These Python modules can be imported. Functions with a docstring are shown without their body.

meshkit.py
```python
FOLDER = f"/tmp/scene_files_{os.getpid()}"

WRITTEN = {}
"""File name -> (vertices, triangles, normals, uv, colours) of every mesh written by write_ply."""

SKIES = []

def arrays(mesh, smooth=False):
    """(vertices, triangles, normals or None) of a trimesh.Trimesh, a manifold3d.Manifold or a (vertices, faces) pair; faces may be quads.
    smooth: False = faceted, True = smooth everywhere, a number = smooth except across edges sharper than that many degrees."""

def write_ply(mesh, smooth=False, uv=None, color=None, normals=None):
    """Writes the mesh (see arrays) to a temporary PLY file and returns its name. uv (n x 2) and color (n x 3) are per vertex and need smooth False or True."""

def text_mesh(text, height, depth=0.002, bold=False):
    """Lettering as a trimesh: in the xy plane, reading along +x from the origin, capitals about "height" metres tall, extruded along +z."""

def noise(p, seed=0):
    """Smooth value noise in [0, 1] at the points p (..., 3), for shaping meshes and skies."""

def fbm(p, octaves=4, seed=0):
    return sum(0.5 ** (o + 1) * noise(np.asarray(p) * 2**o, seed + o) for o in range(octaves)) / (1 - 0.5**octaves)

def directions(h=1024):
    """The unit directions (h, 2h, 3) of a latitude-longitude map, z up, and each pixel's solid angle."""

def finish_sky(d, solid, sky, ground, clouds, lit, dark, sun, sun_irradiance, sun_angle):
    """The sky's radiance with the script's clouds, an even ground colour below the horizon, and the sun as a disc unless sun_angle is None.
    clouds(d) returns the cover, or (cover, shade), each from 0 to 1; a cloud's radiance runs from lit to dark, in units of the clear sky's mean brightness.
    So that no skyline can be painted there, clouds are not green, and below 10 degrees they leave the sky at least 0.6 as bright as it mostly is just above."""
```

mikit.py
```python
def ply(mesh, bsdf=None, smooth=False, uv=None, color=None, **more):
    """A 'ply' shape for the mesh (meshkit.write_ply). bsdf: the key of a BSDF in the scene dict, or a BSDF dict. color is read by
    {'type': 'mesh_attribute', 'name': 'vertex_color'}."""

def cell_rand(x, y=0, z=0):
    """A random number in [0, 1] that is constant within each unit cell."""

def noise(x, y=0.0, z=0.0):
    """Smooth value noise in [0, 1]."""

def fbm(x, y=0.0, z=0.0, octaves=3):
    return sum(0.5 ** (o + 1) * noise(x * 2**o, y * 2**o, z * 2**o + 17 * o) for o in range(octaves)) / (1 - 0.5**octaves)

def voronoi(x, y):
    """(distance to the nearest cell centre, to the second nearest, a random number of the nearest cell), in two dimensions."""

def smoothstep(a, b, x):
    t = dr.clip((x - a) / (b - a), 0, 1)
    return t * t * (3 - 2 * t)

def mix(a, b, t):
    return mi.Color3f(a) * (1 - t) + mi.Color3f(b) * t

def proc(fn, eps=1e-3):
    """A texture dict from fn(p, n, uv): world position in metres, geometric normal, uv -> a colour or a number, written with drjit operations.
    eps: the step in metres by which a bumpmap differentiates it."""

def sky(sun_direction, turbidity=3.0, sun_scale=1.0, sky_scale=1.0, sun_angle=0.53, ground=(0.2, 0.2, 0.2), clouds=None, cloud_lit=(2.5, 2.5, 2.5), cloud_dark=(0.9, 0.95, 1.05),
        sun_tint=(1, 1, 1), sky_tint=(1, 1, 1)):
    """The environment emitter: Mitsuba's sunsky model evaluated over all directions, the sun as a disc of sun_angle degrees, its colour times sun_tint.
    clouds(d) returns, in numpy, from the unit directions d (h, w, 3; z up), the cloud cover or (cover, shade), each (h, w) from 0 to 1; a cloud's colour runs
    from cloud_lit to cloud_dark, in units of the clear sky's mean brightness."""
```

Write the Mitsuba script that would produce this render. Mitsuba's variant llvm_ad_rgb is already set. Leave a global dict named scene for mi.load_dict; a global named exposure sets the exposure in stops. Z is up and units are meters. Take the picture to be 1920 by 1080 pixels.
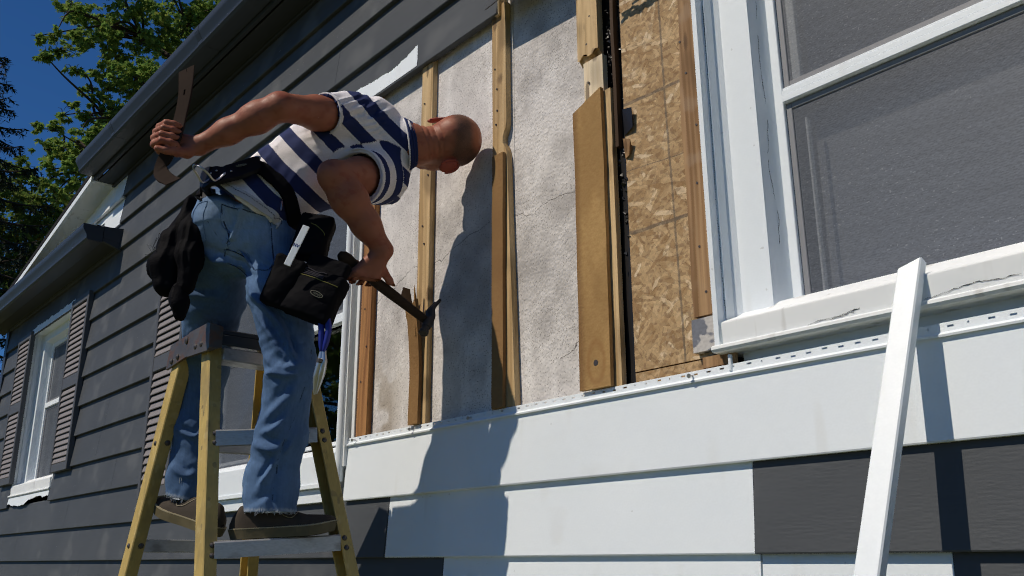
import math
import numpy as np
import trimesh
import manifold3d as m3
import shapely.geometry as sg
import drjit as dr
import mitsuba as mi
import mikit
import meshkit
from mikit import noise, fbm, voronoi, cell_rand, smoothstep, mix

T = mi.ScalarTransform4f
scene, labels = {}, {}

# ------------------------------------------------------------------ camera, sky, exposure
# x runs along the house wall (right), y into the house (wall face at y = 0), z up; metres
CAM = np.array([0.0, -1.75, 1.78])
YAW, PITCH, ROLL = math.radians(49.5), math.radians(16.65), math.radians(-0.29)
FWD = np.array([-math.sin(YAW) * math.cos(PITCH), math.cos(YAW) * math.cos(PITCH), math.sin(PITCH)])
RIGHT = np.array([math.cos(YAW), math.sin(YAW), 0.0])
UP0 = np.cross(RIGHT, FWD)
UP = -math.sin(ROLL) * RIGHT + math.cos(ROLL) * UP0
scene['camera'] = {'type': 'perspective', 'fov': 58.70, 'fov_axis': 'x', 'near_clip': 0.05, 'far_clip': 3000.0,
                   'to_world': T().look_at(origin=CAM.tolist(), target=(CAM + FWD).tolist(), up=UP.tolist())}
SUN = (-0.30, -1.0, 1.25)
scene['sky'] = mikit.sky(SUN, turbidity=2.2, sky_tint=(0.44, 0.90, 1.45), sky_scale=0.50, sun_tint=(0.885, 0.955, 1.075), ground=(0.10, 0.11, 0.08))
exposure = 1.47


# ------------------------------------------------------------------ helpers
def srgb(*c):
    c = np.array(c, float) / 255
    return np.where(c <= 0.04045, c / 12.92, ((c + 0.055) / 1.055) ** 2.4)


def key(name):
    if name not in scene and not any(k.startswith(name + '__') for k in scene):
        return name
    n = 1
    while f'{name}_{n:03d}' in scene or any(k.startswith(f'{name}_{n:03d}__') for k in scene):
        n += 1
    return f'{name}_{n:03d}'


COUNT = {}


def pkey(name):
    """the next free key of a part"""
    n = COUNT.get(name, -1) + 1
    COUNT[name] = n
    return name if n == 0 else f'{name}_{n:03d}'


def add(name, mesh, mat, smooth=False, label=None, cat=None, group=None, kind=None, **kw):
    k = pkey(name)
    scene[k] = mikit.ply(mesh, mat, smooth=smooth, **kw)
    d = {a: b for a, b in (('label', label), ('category', cat), ('group', group), ('kind', kind)) if b}
    if d:
        labels[k] = d
    return k


def tm(v, f):
    return trimesh.Trimesh(np.asarray(v, float), np.asarray(f, int), process=False)


def man2tm(m):
    q = m.to_mesh()
    return tm(q.vert_properties[:, :3], q.tri_verts)


def tm2man(m):
    return m3.Manifold(m3.Mesh(np.asarray(m.vertices, np.float32), np.asarray(m.faces, np.uint32)))


def join(*ms):
    ms = [m for m in ms if m is not None]
    return trimesh.util.concatenate(ms) if len(ms) > 1 else ms[0]


def hull(pts):
    return man2tm(m3.Manifold.hull_points(np.asarray(pts, np.float64)))


def bx(x0, x1, y0, y1, z0, z1, c=0.0015):
    """a box with chamfered edges"""
    c = min(c, 0.3 * min(x1 - x0, y1 - y0, z1 - z0))
    p = []
    for a, sa in ((x0, 1), (x1, -1)):
        for b, sb in ((y0, 1), (y1, -1)):
            for d, sd in ((z0, 1), (z1, -1)):
                p += [(a, b + sb * c, d + sd * c), (a + sa * c, b, d + sd * c), (a + sa * c, b + sb * c, d)]
    return hull(p)


def prism(poly, h0, h1, axis='x'):
    """a closed outline swept from h0 to h1 along an axis; the outline is in the two other axes, in xyz order"""
    pg = poly if isinstance(poly, sg.Polygon) else sg.Polygon(poly)
    if not pg.is_valid:
        pg = pg.buffer(0)
    m = trimesh.creation.extrude_polygon(pg, h1 - h0, engine='earcut')
    v = np.array(m.vertices)
    v[:, 2] += h0
    f = np.array(m.faces)
    if axis == 'x':
        v = v[:, [2, 0, 1]]
    elif axis == 'y':
        v = v[:, [0, 2, 1]]
        f = f[:, ::-1]
    return tm(v, f)


def bar(a, b, w, h, side=(0, 1, 0), c=0.002):
    """a straight bar from a to b, w wide along side, h across"""
    a, b, side = (np.asarray(x, float) for x in (a, b, side))
    d = (b - a) / np.linalg.norm(b - a)
    s = side - d * (side @ d)
    s /= np.linalg.norm(s)
    t = np.cross(d, s)
    m = bx(-w / 2, w / 2, -h / 2, h / 2, 0, np.linalg.norm(b - a), c)
    v = np.array(m.vertices)
    return tm(a + v[:, :1] * s + v[:, 1:2] * t + v[:, 2:] * d, m.faces if np.linalg.det([s, t, d]) > 0 else np.array(m.faces)[:, ::-1])


def sweep(points, radii, sides=8, cap=True):
    """a round tube along a polyline"""
    p = np.asarray(points, float)
    r = np.broadcast_to(np.asarray(radii, float), (len(p),))
    t = np.gradient(p, axis=0)
    t /= np.linalg.norm(t, axis=1, keepdims=True) + 1e-12
    a = np.cross(t[0], (0.3, 0.2, 0.93))
    if np.linalg.norm(a) < 0.1:
        a = np.cross(t[0], (1, 0, 0))
    A = []
    for i in range(len(p)):
        a = a - t[i] * (a @ t[i])
        a = a / np.linalg.norm(a)
        A.append(a)
    A = np.array(A)
    B = np.cross(t, A)
    ang = np.arange(sides) * 2 * np.pi / sides
    v = (p[:, None] + r[:, None, None] * (np.cos(ang)[None, :, None] * A[:, None] + np.sin(ang)[None, :, None] * B[:, None])).reshape(-1, 3)
    f = []
    for i in range(len(p) - 1):
        for j in range(sides):
            k = (j + 1) % sides
            f += [(i * sides + j, i * sides + k, (i + 1) * sides + k), (i * sides + j, (i + 1) * sides + k, (i + 1) * sides + j)]
    v = list(v)
    if cap:
        v += [p[0], p[-1]]
        n = len(v)
        for j in range(sides):
            k = (j + 1) % sides
            f += [(n - 2, k, j), (n - 1, (len(p) - 1) * sides + j, (len(p) - 1) * sides + k)]
    return tm(v, f)


def cyl(a, b, r, sides=12):
    return sweep([a, b], r, sides)


def smoothline(pts, n=8):
    """a Catmull-Rom curve through the points"""
    p = np.asarray(pts, float)
    q = np.vstack([2 * p[0] - p[1], p, 2 * p[-1] - p[-2]])
    out = []
    for i in range(1, len(q) - 2):
        t = np.linspace(0, 1, n, endpoint=False)[:, None]
        a, b, c, d = q[i - 1], q[i], q[i + 1], q[i + 2]
        out.append(0.5 * (2 * b + (c - a) * t + (2 * a - 5 * b + 4 * c - d) * t**2 + (3 * b - a - 3 * c + d) * t**3))
    return np.vstack(out + [p[-1:]])


rng = np.random.default_rng(7)


# ------------------------------------------------------------------ materials
def mat(name, d, two=True):
    scene[name] = {'type': 'twosided', 'bsdf': d} if two else d
    return name


def col(c):
    return {'type': 'rgb', 'value': [float(x) for x in c]}


def pr(c, rough=0.5, spec=0.4, metallic=0.0, **kw):
    return {'type': 'principled', 'base_color': c if isinstance(c, dict) else col(c), 'roughness': rough, 'specular': spec, 'metallic': metallic, **kw}


def n2(p, s, k=3):
    return fbm(p.x * s, p.y * s, p.z * s, octaves=k)


def t_siding(p, n, uv):
    a = n2(p, 3.0)
    b = fbm(p.x * 9, p.y * 9, p.z * 220, octaves=2)
    g = noise(p.x * 420, p.y * 420, p.z * 420)
    dust = smoothstep(0.52, 0.8, n2(p + 7.0, 6.0))
    speck = smoothstep(0.93, 0.96, noise(p.x * 75, p.y * 75 + 9, p.z * 75))
    c = mix((0.060, 0.066, 0.074), (0.084, 0.091, 0.099), a)
    c = c * (0.93 + 0.08 * b + 0.06 * g)
    return mix(mix(c, (0.17, 0.175, 0.175), dust * 0.30), (0.32, 0.32, 0.32), speck * 0.35 * smoothstep(0.55, 0.7, n2(p, 2.0)))


def t_white(p, n, uv):
    a = n2(p, 5.0)
    g = noise(p.x * 300, p.y * 300, p.z * 300)
    s = fbm(p.x * 25, p.y * 25, p.z * 3, octaves=2)
    c = mix((0.690, 0.745, 0.785), (0.735, 0.785, 0.82), a) * (0.97 + 0.04 * g)
    sm = smoothstep(0.60, 0.78, fbm(p.x * 7 + 5, p.y * 7, p.z * 9, octaves=4)) * smoothstep(0.45, 0.7, n2(p + 9.0, 1.3))
    dot = smoothstep(0.955, 0.975, noise(p.x * 48 + 2, p.y * 48, p.z * 48))
    c = mix(c, (0.52, 0.51, 0.48), 0.22 * sm)
    c = mix(c, (0.33, 0.31, 0.28), 0.35 * dot)
    return mix(c, (0.58, 0.58, 0.55), 0.25 * smoothstep(0.62, 0.85, s))


def t_old_white(p, n, uv):
    a = n2(p, 7.0)
    s = fbm(p.x * 40, p.y * 40, p.z * 8 + 3, octaves=3)
    c = mix((0.66, 0.69, 0.70), (0.75, 0.77, 0.77), a)
    return mix(c, (0.42, 0.41, 0.38), 0.55 * smoothstep(0.60, 0.82, s))


CRACKS = [((-2.93, 2.69), (-2.83, 2.735), (-2.74, 2.755), (-2.66, 2.79), (-2.57, 2.80)), ((-2.50, 2.785), (-2.40, 2.80), (-2.30, 2.835), (-2.19, 2.845)),
          ((-2.06, 2.835), (-1.97, 2.815), (-1.88, 2.835), (-1.74, 2.825)), ((-1.86, 2.335), (-1.80, 2.36), (-1.73, 2.395))]


def t_sheath(p, n, uv):
    big = n2(p, 2.6)
    mid = fbm(p.x * 14, p.y * 14 + 5, p.z * 11, octaves=3)
    fine = noise(p.x * 190, p.y * 190, p.z * 190)
    drip = fbm(p.x * 22, p.y, p.z * 1.8, octaves=3)
    patch = smoothstep(0.35, 0.70, fbm(p.x * 6 + 3, p.y * 6, p.z * 5, octaves=3))
    f1, _, w1 = voronoi(p.x * 150, p.z * 130)
    f2, _, w2 = voronoi(p.x * 62 + 9, p.z * 56)
    pits = smoothstep(0.30, 0.16, f1) * smoothstep(0.84 - 0.34 * patch, 0.88 - 0.34 * patch, w1)
    pits2 = smoothstep(0.24, 0.10, f2 + 0.08 * noise(p.x * 300, p.z * 300, 1.0)) * smoothstep(0.88, 0.92, w2) * (0.3 + 0.7 * patch)
    c = mix((0.38, 0.36, 0.345), (0.66, 0.635, 0.615), smoothstep(0.24, 0.70, 0.45 * big + 0.55 * mid))
    c = mix(c, (0.78, 0.76, 0.74), 0.6 * smoothstep(0.5, 0.75, drip) * smoothstep(0.35, 0.6, big))
    low = smoothstep(2.62, 2.28, p.z) * smoothstep(-2.62, -2.78, p.x)
    stain = smoothstep(0.42, 0.62, mid) * low
    c = mix(c, (0.27, 0.22, 0.16), 0.75 * stain)
    c = c * (0.86 + 0.22 * fine)
    c = mix(c, (0.10, 0.085, 0.07), 0.80 * dr.maximum(pits * 0.75, pits2 * 0.7))
    d = mi.Float(9.0)
    wx = p.x + 0.016 * (noise(p.x * 55, p.z * 55, 1.5) - 0.5)
    wz = p.z + 0.022 * (noise(p.x * 40, p.z * 40, 7.5) - 0.5) + 0.01 * (noise(p.x * 150, p.z * 150, 3.5) - 0.5)
    for line in CRACKS:
        for (ax, az), (cx, cz) in zip(line, line[1:]):
            ux, uz = cx - ax, cz - az
            q = ux * ux + uz * uz
            t = dr.clip(((wx - ax) * ux + (wz - az) * uz) / q, 0, 1)
            d = dr.minimum(d, dr.sqrt(dr.square(wx - ax - t * ux) + dr.square(wz - az - t * uz)))
    wid = 0.0014 * noise(p.x * 23, p.z * 23, 4.5)
    return mix(c, (0.06, 0.05, 0.045), 0.75 * smoothstep(wid + 0.0010, wid, d))


def t_sheath_bump(p, n, uv):
    return 0.5 * noise(p.x * 150, p.y * 150, p.z * 150) + 0.5 * noise(p.x * 60, p.y * 60, p.z * 60)


PENCIL = [((-1.433, 3.60), (-1.428, 3.00), (-1.418, 2.60), (-1.411, 2.25), 0.0042), ((-1.60, 3.027), (-1.36, 3.018), 0.0062), ((-1.60, 2.637), (-1.36, 2.631), 0.0062), ((-1.60, 2.824), (-1.35, 2.803), 0.0016)]


def t_osb(p, n, uv):
    base = n2(p, 9.0)
    c = mix((0.42, 0.285, 0.15), (0.54, 0.385, 0.22), base)
    for i, (ang, sx, sz, thr) in enumerate(((0.35, 22, 76, 0.15), (1.30, 17, 64, 0.30), (-0.80, 20, 80, 0.38), (2.05, 13, 48, 0.58), (0.80, 24, 90, 0.62), (-0.25, 17, 84, 0.72))):
        ca, sa = math.cos(ang), math.sin(ang)
        w = 0.010 * (fbm(p.x * 50 + i, p.z * 50, i + 0.5, octaves=2) - 0.5)
        u, v = (p.x * ca + p.z * sa + w) * sx, (-p.x * sa + p.z * ca + w) * sz
        f1, f2, r = voronoi(u + 3.1 * i, v + 1.7 * i)
        r2 = r * 37.0 - dr.floor(r * 37.0)
        edge = smoothstep(0.02, 0.12, f2 - f1)
        grain = 0.80 + 0.30 * noise(u * 4, v * 7, i + 2.5)
        tone = mix(mix((0.27, 0.155, 0.065), (0.58, 0.415, 0.23), r2), (0.70, 0.56, 0.38), smoothstep(0.86, 0.99, r2))
        on = dr.select(r > thr, 0.70, 0.0)
        c = mix(c * (1 - 0.35 * on * (1 - edge)), tone * grain, on * edge)
    c = c * (0.80 + 0.35 * fbm(p.x * 130, p.y, p.z * 130, octaves=2))
    chips = smoothstep(0.66, 0.80, noise(p.x * 90, p.y * 90, p.z * 90))
    c = mix(c, (0.17, 0.10, 0.05), 0.5 * chips)
    wx = p.x + 0.004 * (noise(p.x * 40, p.z * 40, 2.5) - 0.5)
    wz = p.z + 0.006 * (noise(p.x * 40, p.z * 40, 9.5) - 0.5)
    m = mi.Float(0.0)
    for line in PENCIL:
        hw = line[-1]
        d = mi.Float(9.0)
        for (ax, az), (cx, cz) in zip(line[:-1], line[1:-1]):
            ux, uz = cx - ax, cz - az
            t = dr.clip(((wx - ax) * ux + (wz - az) * uz) / (ux * ux + uz * uz), 0, 1)
            d = dr.minimum(d, dr.sqrt(dr.square(wx - ax - t * ux) + dr.square(wz - az - t * uz)))
        m = dr.maximum(m, smoothstep(hw, hw * 0.6, d))
    return mix(c, (0.075, 0.068, 0.06), 0.72 * m * (0.6 + 0.4 * noise(p.x * 120, p.y, p.z * 120)))


def wood(p, lo, hi):
    r = fbm(p.x * 45 + 0.9 * noise(p.z * 3.0, p.x * 6), p.y * 45, p.z * 1.7, octaves=3)
    f = noise(p.x * 320, p.y * 320, p.z * 9)
    kx = smoothstep(0.84, 0.92, noise(p.x * 30 + 8, p.y * 10, p.z * 9))
    st = fbm(p.x * 12, p.y * 12 + 4, p.z * 6, octaves=2)
    ring = noise(p.x * 130 + 6 * noise(p.z * 2.2, p.x * 9, 3.0), p.y * 130, p.z * 1.1)
    c = mix(lo, hi, smoothstep(0.28, 0.70, 0.7 * r + 0.3 * ring)) * (0.84 + 0.24 * f)
    c = mix(c, mi.Color3f(lo) * 0.45, 0.6 * smoothstep(0.58, 0.80, st))
    return mix(c, (0.09, 0.05, 0.025), 0.7 * kx)


def t_wood(p, n, uv):
    left = smoothstep(-2.70, -2.85, p.x)
    return mix(wood(p, (0.37, 0.24, 0.11), (0.61, 0.44, 0.235)), wood(p, (0.20, 0.085, 0.03), (0.40, 0.20, 0.075)), left)


def t_newwood(p, n, uv):
    return wood(p, (0.66, 0.52, 0.33), (0.80, 0.68, 0.49))


def t_brownwood(p, n, uv):
    c = wood(p, (0.20, 0.11, 0.05), (0.40, 0.25, 0.13))
    rub = smoothstep(0.55, 0.72, n2(p, 13.0))
    return mix(c, (0.40, 0.32, 0.24), 0.22 * rub)


def t_fiber(p, n, uv):
    a = noise(p.x * 260, p.y * 260, p.z * 260)
    b = noise(p.x * 110, p.y * 110, p.z * 110)
    st = smoothstep(0.45, 0.7, fbm(p.x * 9, p.y, p.z * 3, octaves=3))
    edge = smoothstep(-1.715, -1.742, p.x)
    ring = smoothstep(0.012, 0.0, dr.abs(dr.sqrt(dr.square((p.x + 1.682) * 1.15) + dr.square((p.z - 2.29) * 0.62)) - 0.034))
    c = mix((0.33, 0.195, 0.075), (0.47, 0.305, 0.135), 0.55 * a + 0.45 * b)
    c = mix(c, (0.21, 0.115, 0.045), 0.42 * st)
    c = mix(c, (0.15, 0.075, 0.035), 0.6 * edge)
    return mix(c, (0.26, 0.13, 0.05), 0.5 * ring)


def t_yellow(p, n, uv):
    a = n2(p, 8.0)
    grime = smoothstep(0.50, 0.78, fbm(p.x * 26, p.y * 26, p.z * 7, octaves=3))
    sc = smoothstep(0.72, 0.80, noise(p.x * 95, p.y * 95, p.z * 30))
    chip = smoothstep(0.78, 0.82, noise(p.x * 55 + 4, p.y * 55, p.z * 40)) * smoothstep(0.5, 0.66, n2(p + 2.0, 3.0))
    f = noise(p.x * 330, p.y * 330, p.z * 60)
    c = mix((0.40, 0.285, 0.085), (0.51, 0.375, 0.125), a) * (0.9 + 0.16 * f)
    c = mix(c, (0.24, 0.185, 0.085), 0.55 * grime)
    c = mix(c, (0.58, 0.48, 0.24), 0.25 * sc)
    return mix(c, (0.10, 0.08, 0.06), 0.8 * chip)


def t_alu(p, n, uv):
    a = n2(p, 12.0)
    s = noise(p.x * 30, p.y * 160, p.z * 300)
    d = smoothstep(0.52, 0.78, fbm(p.x * 28, p.y * 22, p.z * 28, octaves=3))
    c = mix((0.40, 0.41, 0.42), (0.54, 0.55, 0.56), a) * (0.85 + 0.22 * s)
    return mix(c, (0.17, 0.155, 0.14), 0.6 * d)


def t_steel(p, n, uv):
    a = n2(p, 18.0)
    r = smoothstep(0.52, 0.72, n2(p + 4.0, 30.0))
    return mix(mix((0.075, 0.068, 0.064), (0.14, 0.125, 0.115), a), (0.16, 0.075, 0.038), 0.7 * r)


mat('gray_siding', {'type': 'bumpmap', 'tex': mikit.proc(lambda p, n, uv: fbm(p.x * 60, p.y * 60, p.z * 260, octaves=2), eps=1e-3), 'scale': 0.0006, 'bsdf': pr(mikit.proc(t_siding), 0.5, 0.14)})
mat('white_vinyl', pr(mikit.proc(t_white), 0.42, 0.4))
mat('old_white', pr(mikit.proc(t_old_white), 0.5, 0.35))
mat('sheathing', {'type': 'bumpmap', 'tex': mikit.proc(t_sheath_bump, eps=2e-3), 'scale': 0.003, 'bsdf': pr(mikit.proc(t_sheath), 0.9, 0.15)})
mat('osb', pr(mikit.proc(t_osb), 0.75, 0.25))
mat('furring_wood', pr(mikit.proc(t_wood), 0.7, 0.25))
mat('new_wood', pr(mikit.proc(t_newwood), 0.65, 0.3))
mat('brown_wood', pr(mikit.proc(t_brownwood), 0.75, 0.2))
mat('fiberboard', {'type': 'bumpmap', 'tex': mikit.proc(lambda p, n, uv: noise(p.x * 260, p.y * 260, p.z * 260), eps=1e-3), 'scale': 0.002, 'bsdf': pr(mikit.proc(t_fiber), 0.9, 0.1)})
mat('yellow_fibreglass', pr(mikit.proc(t_yellow), 0.55, 0.35))
mat('aluminium', pr(mikit.proc(t_alu), 0.42, 0.5, 0.55))
mat('steel_bracket', pr(mikit.proc(t_steel), 0.45, 0.5, 0.4))
mat('rivet_metal', pr((0.09, 0.08, 0.075), 0.45, 0.5, 0.6))
mat('tar', pr((0.012, 0.011, 0.011), 0.35, 0.5))
mat('tar_wood', pr((0.05, 0.028, 0.014), 0.7, 0.2))
mat('dark_gray', pr((0.035, 0.04, 0.048), 0.5, 0.3))
mat('gutter_gray', pr((0.042, 0.050, 0.063), 0.38, 0.25))
mat('soffit_gray', pr((0.036, 0.040, 0.046), 0.5, 0.3))
mat('shutter_gray', pr((0.215, 0.198, 0.198), 0.5, 0.2))
mat('shutter_frame_gray', pr((0.085, 0.09, 0.10), 0.5, 0.2))
mat('shingle', pr((0.02, 0.02, 0.022), 0.9, 0.1))
mat('room_dark', pr((0.03, 0.028, 0.026), 0.9, 0.1))
mat('screen_frame', pr((0.20, 0.205, 0.22), 0.5, 0.4))
mat('bare_metal', pr((0.55, 0.55, 0.55), 0.3, 0.5, 0.9))
scene['pane_glass'] = {'type': 'thindielectric', 'int_ior': 1.5}


def t_screen(p, n, uv):
    k = noise(p.x * 230, p.y * 100, p.z * 330)
    k2 = noise(p.x * 90 + 3, p.y, p.z * 420)
    s = smoothstep(0.80, 0.97, noise(p.x * 210 + 5, p.y, p.z * 250)) * smoothstep(0.35, 0.65, fbm(p.x * 5, p.z * 5, 2.0, octaves=2))
    w = fbm(p.x * 1.5, p.y, p.z * 38, octaves=3)
    return mix((0.060, 0.071, 0.090), (0.150, 0.167, 0.195), 0.6 * k + 0.4 * k2) * (0.98 + 0.25 * w) + 0.12 * s


scene['screen_mesh'] = {'type': 'mask', 'opacity': 0.62, 'bsdf': {'type': 'twosided', 'bsdf': pr(mikit.proc(t_screen), 0.5, 0.4)}}
# ------------------------------------------------------------------ the ground
def grid_sheet(xs, ys, zf):
    X, Y = np.meshgrid(xs, ys, indexing='ij')
    v = np.stack([X, Y, zf(X, Y)], -1).reshape(-1, 3)
    n, m = X.shape
    i, j = np.meshgrid(np.arange(n - 1), np.arange(m - 1), indexing='ij')
    a = (i * m + j).ravel()
    return tm(v, np.vstack([np.stack([a, a + m, a + m + 1], 1), np.stack([a, a + m + 1, a + 1], 1)]))


def t_lawn(p, n, uv):
    return mix((0.075, 0.095, 0.035), (0.17, 0.165, 0.08), fbm(p.x * 2, p.y * 2, 0.5, octaves=4)) * (0.7 + 0.5 * noise(p.x * 60, p.y * 60, 0.5))


mat('lawn_grass', pr(mikit.proc(t_lawn), 0.9, 0.1))
r_ = np.concatenate([-np.geomspace(1500, 12, 14), np.linspace(-10, 10, 21), np.geomspace(12, 1500, 14)])
add('lawn', grid_sheet(r_ - 4, r_ - 3, lambda x, y: 0.03 * np.sin(x * 0.7) * np.cos(y * 0.6) - 0.03), 'lawn_grass', smooth=True, label='mown green lawn around the house', kind='structure')

# ------------------------------------------------------------------ the house
H = 'house'
labels[H] = {'label': 'dark grey house with lap siding, part of its wall stripped to bare sheathing', 'category': 'house'}
XL, XR = -9.05, 3.2
OPEN = (-3.0, -1.30, 2.187, 3.5765)
WIN = {1: (-1.30, -0.10, 2.24, 3.56), 2: (-4.62, -2.985, 2.02, 3.56), 3: (-8.12, -6.97, 2.26, 3.58)}
STEP, Z0 = 0.1985, 1.79


def lip_poly(z0, z1, o=0.0155):
    """one lap board in (y, z): thin at the top, its bottom edge standing proud"""
    b = 0.0035
    return [(0.004, z1 + 0.012), (0.0, z1 + 0.004), (-o, z0 + b), (-o + 0.0015, z0 + 0.0008), (-o + 0.007, z0), (0.0055, z0 + 0.002), (0.012, z1 + 0.012)]


def board(x0, x1, z0, z1, m, **kw):
    return add(H + '__siding_board', prism(lip_poly(z0, z1, 0.0155 if m == 'white_vinyl' else 0.0205), x0 + 0.0011, x1 - 0.0011), m, **kw)


SEAMS = {11: (-5.515, -1.2, 1.4), 10: (-7.4, -3.214, 0.6), 9: (-5.31, -0.4), 2: (-5.633, 1.9), 1: (-6.497, 1.2), 3: (-6.0, ), 0: (-7.7, -5.2, -0.2), -1: (-6.1, 1.0), -2: (-4.6, 0.4), 4: (-5.9, 1.1), 5: (1.6, ), 8: (-5.0, 0.9), 12: (-4.4, -2.0, 1.0), -3: (-5.4, 0.2), -4: (-2.2, )}


def row_cuts(k):
    z0, z1 = Z0 + STEP * k, Z0 + STEP * (k + 1)
    cuts = []
    for w, (a, b, c, d) in WIN.items():
        if z1 > c + 0.04 and z0 < d - 0.02:
            cuts.append((a, b))
    if 2 <= k <= 8:
        cuts.append((OPEN[0] - 0.02, OPEN[1]))
    if k == 9:
        cuts.append((-2.10, -1.29))
    if k == 1:
        cuts = [c for c in cuts if c != (WIN[1][0], WIN[1][1])]
    return cuts


white_label = 'new white siding board below the stripped wall'
for k in range(-8, 13):
    z0, z1 = Z0 + STEP * k, Z0 + STEP * (k + 1)
    if k == 12:
        z1 = 4.352
    segs, a = [], XL
    for c0, c1 in sorted(row_cuts(k)):
        if c0 > a:
            segs.append((a, c0))
        a = max(a, c1)
    segs.append((a, XR))
    white = {0: [(-2.695, -1.222)], 1: [(-3.02, XR)], -1: [(-2.38, -1.22), (-1.217, -0.803)]}.get(k, [])
    if k in (11, 12):
        white = [(XL, -6.11)]
    for s0, s1 in segs:
        pts = sorted({s0, s1, *[x for x in SEAMS.get(k, ()) if s0 < x < s1], *[x for w in white for x in w if s0 < x < s1]})
        if k == 1:
            pts = [x for x in pts if not x > -2.9 or x == XR or x == s1]
        for p0, p1 in zip(pts, pts[1:]):
            if p1 - p0 < 0.02:
                continue
            m = (p0 + p1) / 2
            w = any(u <= m <= v for u, v in white)
            if k == 1 and w:
                # the top white panel: face, lock bead and nailing flange
                prof = [(0.006, z1 + 0.004), (-0.004, z1 + 0.0036), (-0.0165, z0 + 0.004), (-0.0150, z0 + 0.0008), (-0.0085, z0), (0.0045, z0 + 0.002), (0.010, z1)]
                add(H + '__siding_board', prism(prof, p0, p1), 'white_vinyl', label='top new white siding board running right across under the stripped wall')
            else:
                kw = {}
                if w:
                    kw = dict(label={0: 'middle new white siding board, between dark grey boards', -1: 'low new white siding board at the bottom edge of the photo'}.get(k, 'bare white siding board under the stepped eave'))
                board(p0, p1, z0, z1, 'white_vinyl' if w else 'gray_siding', **kw)
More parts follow.
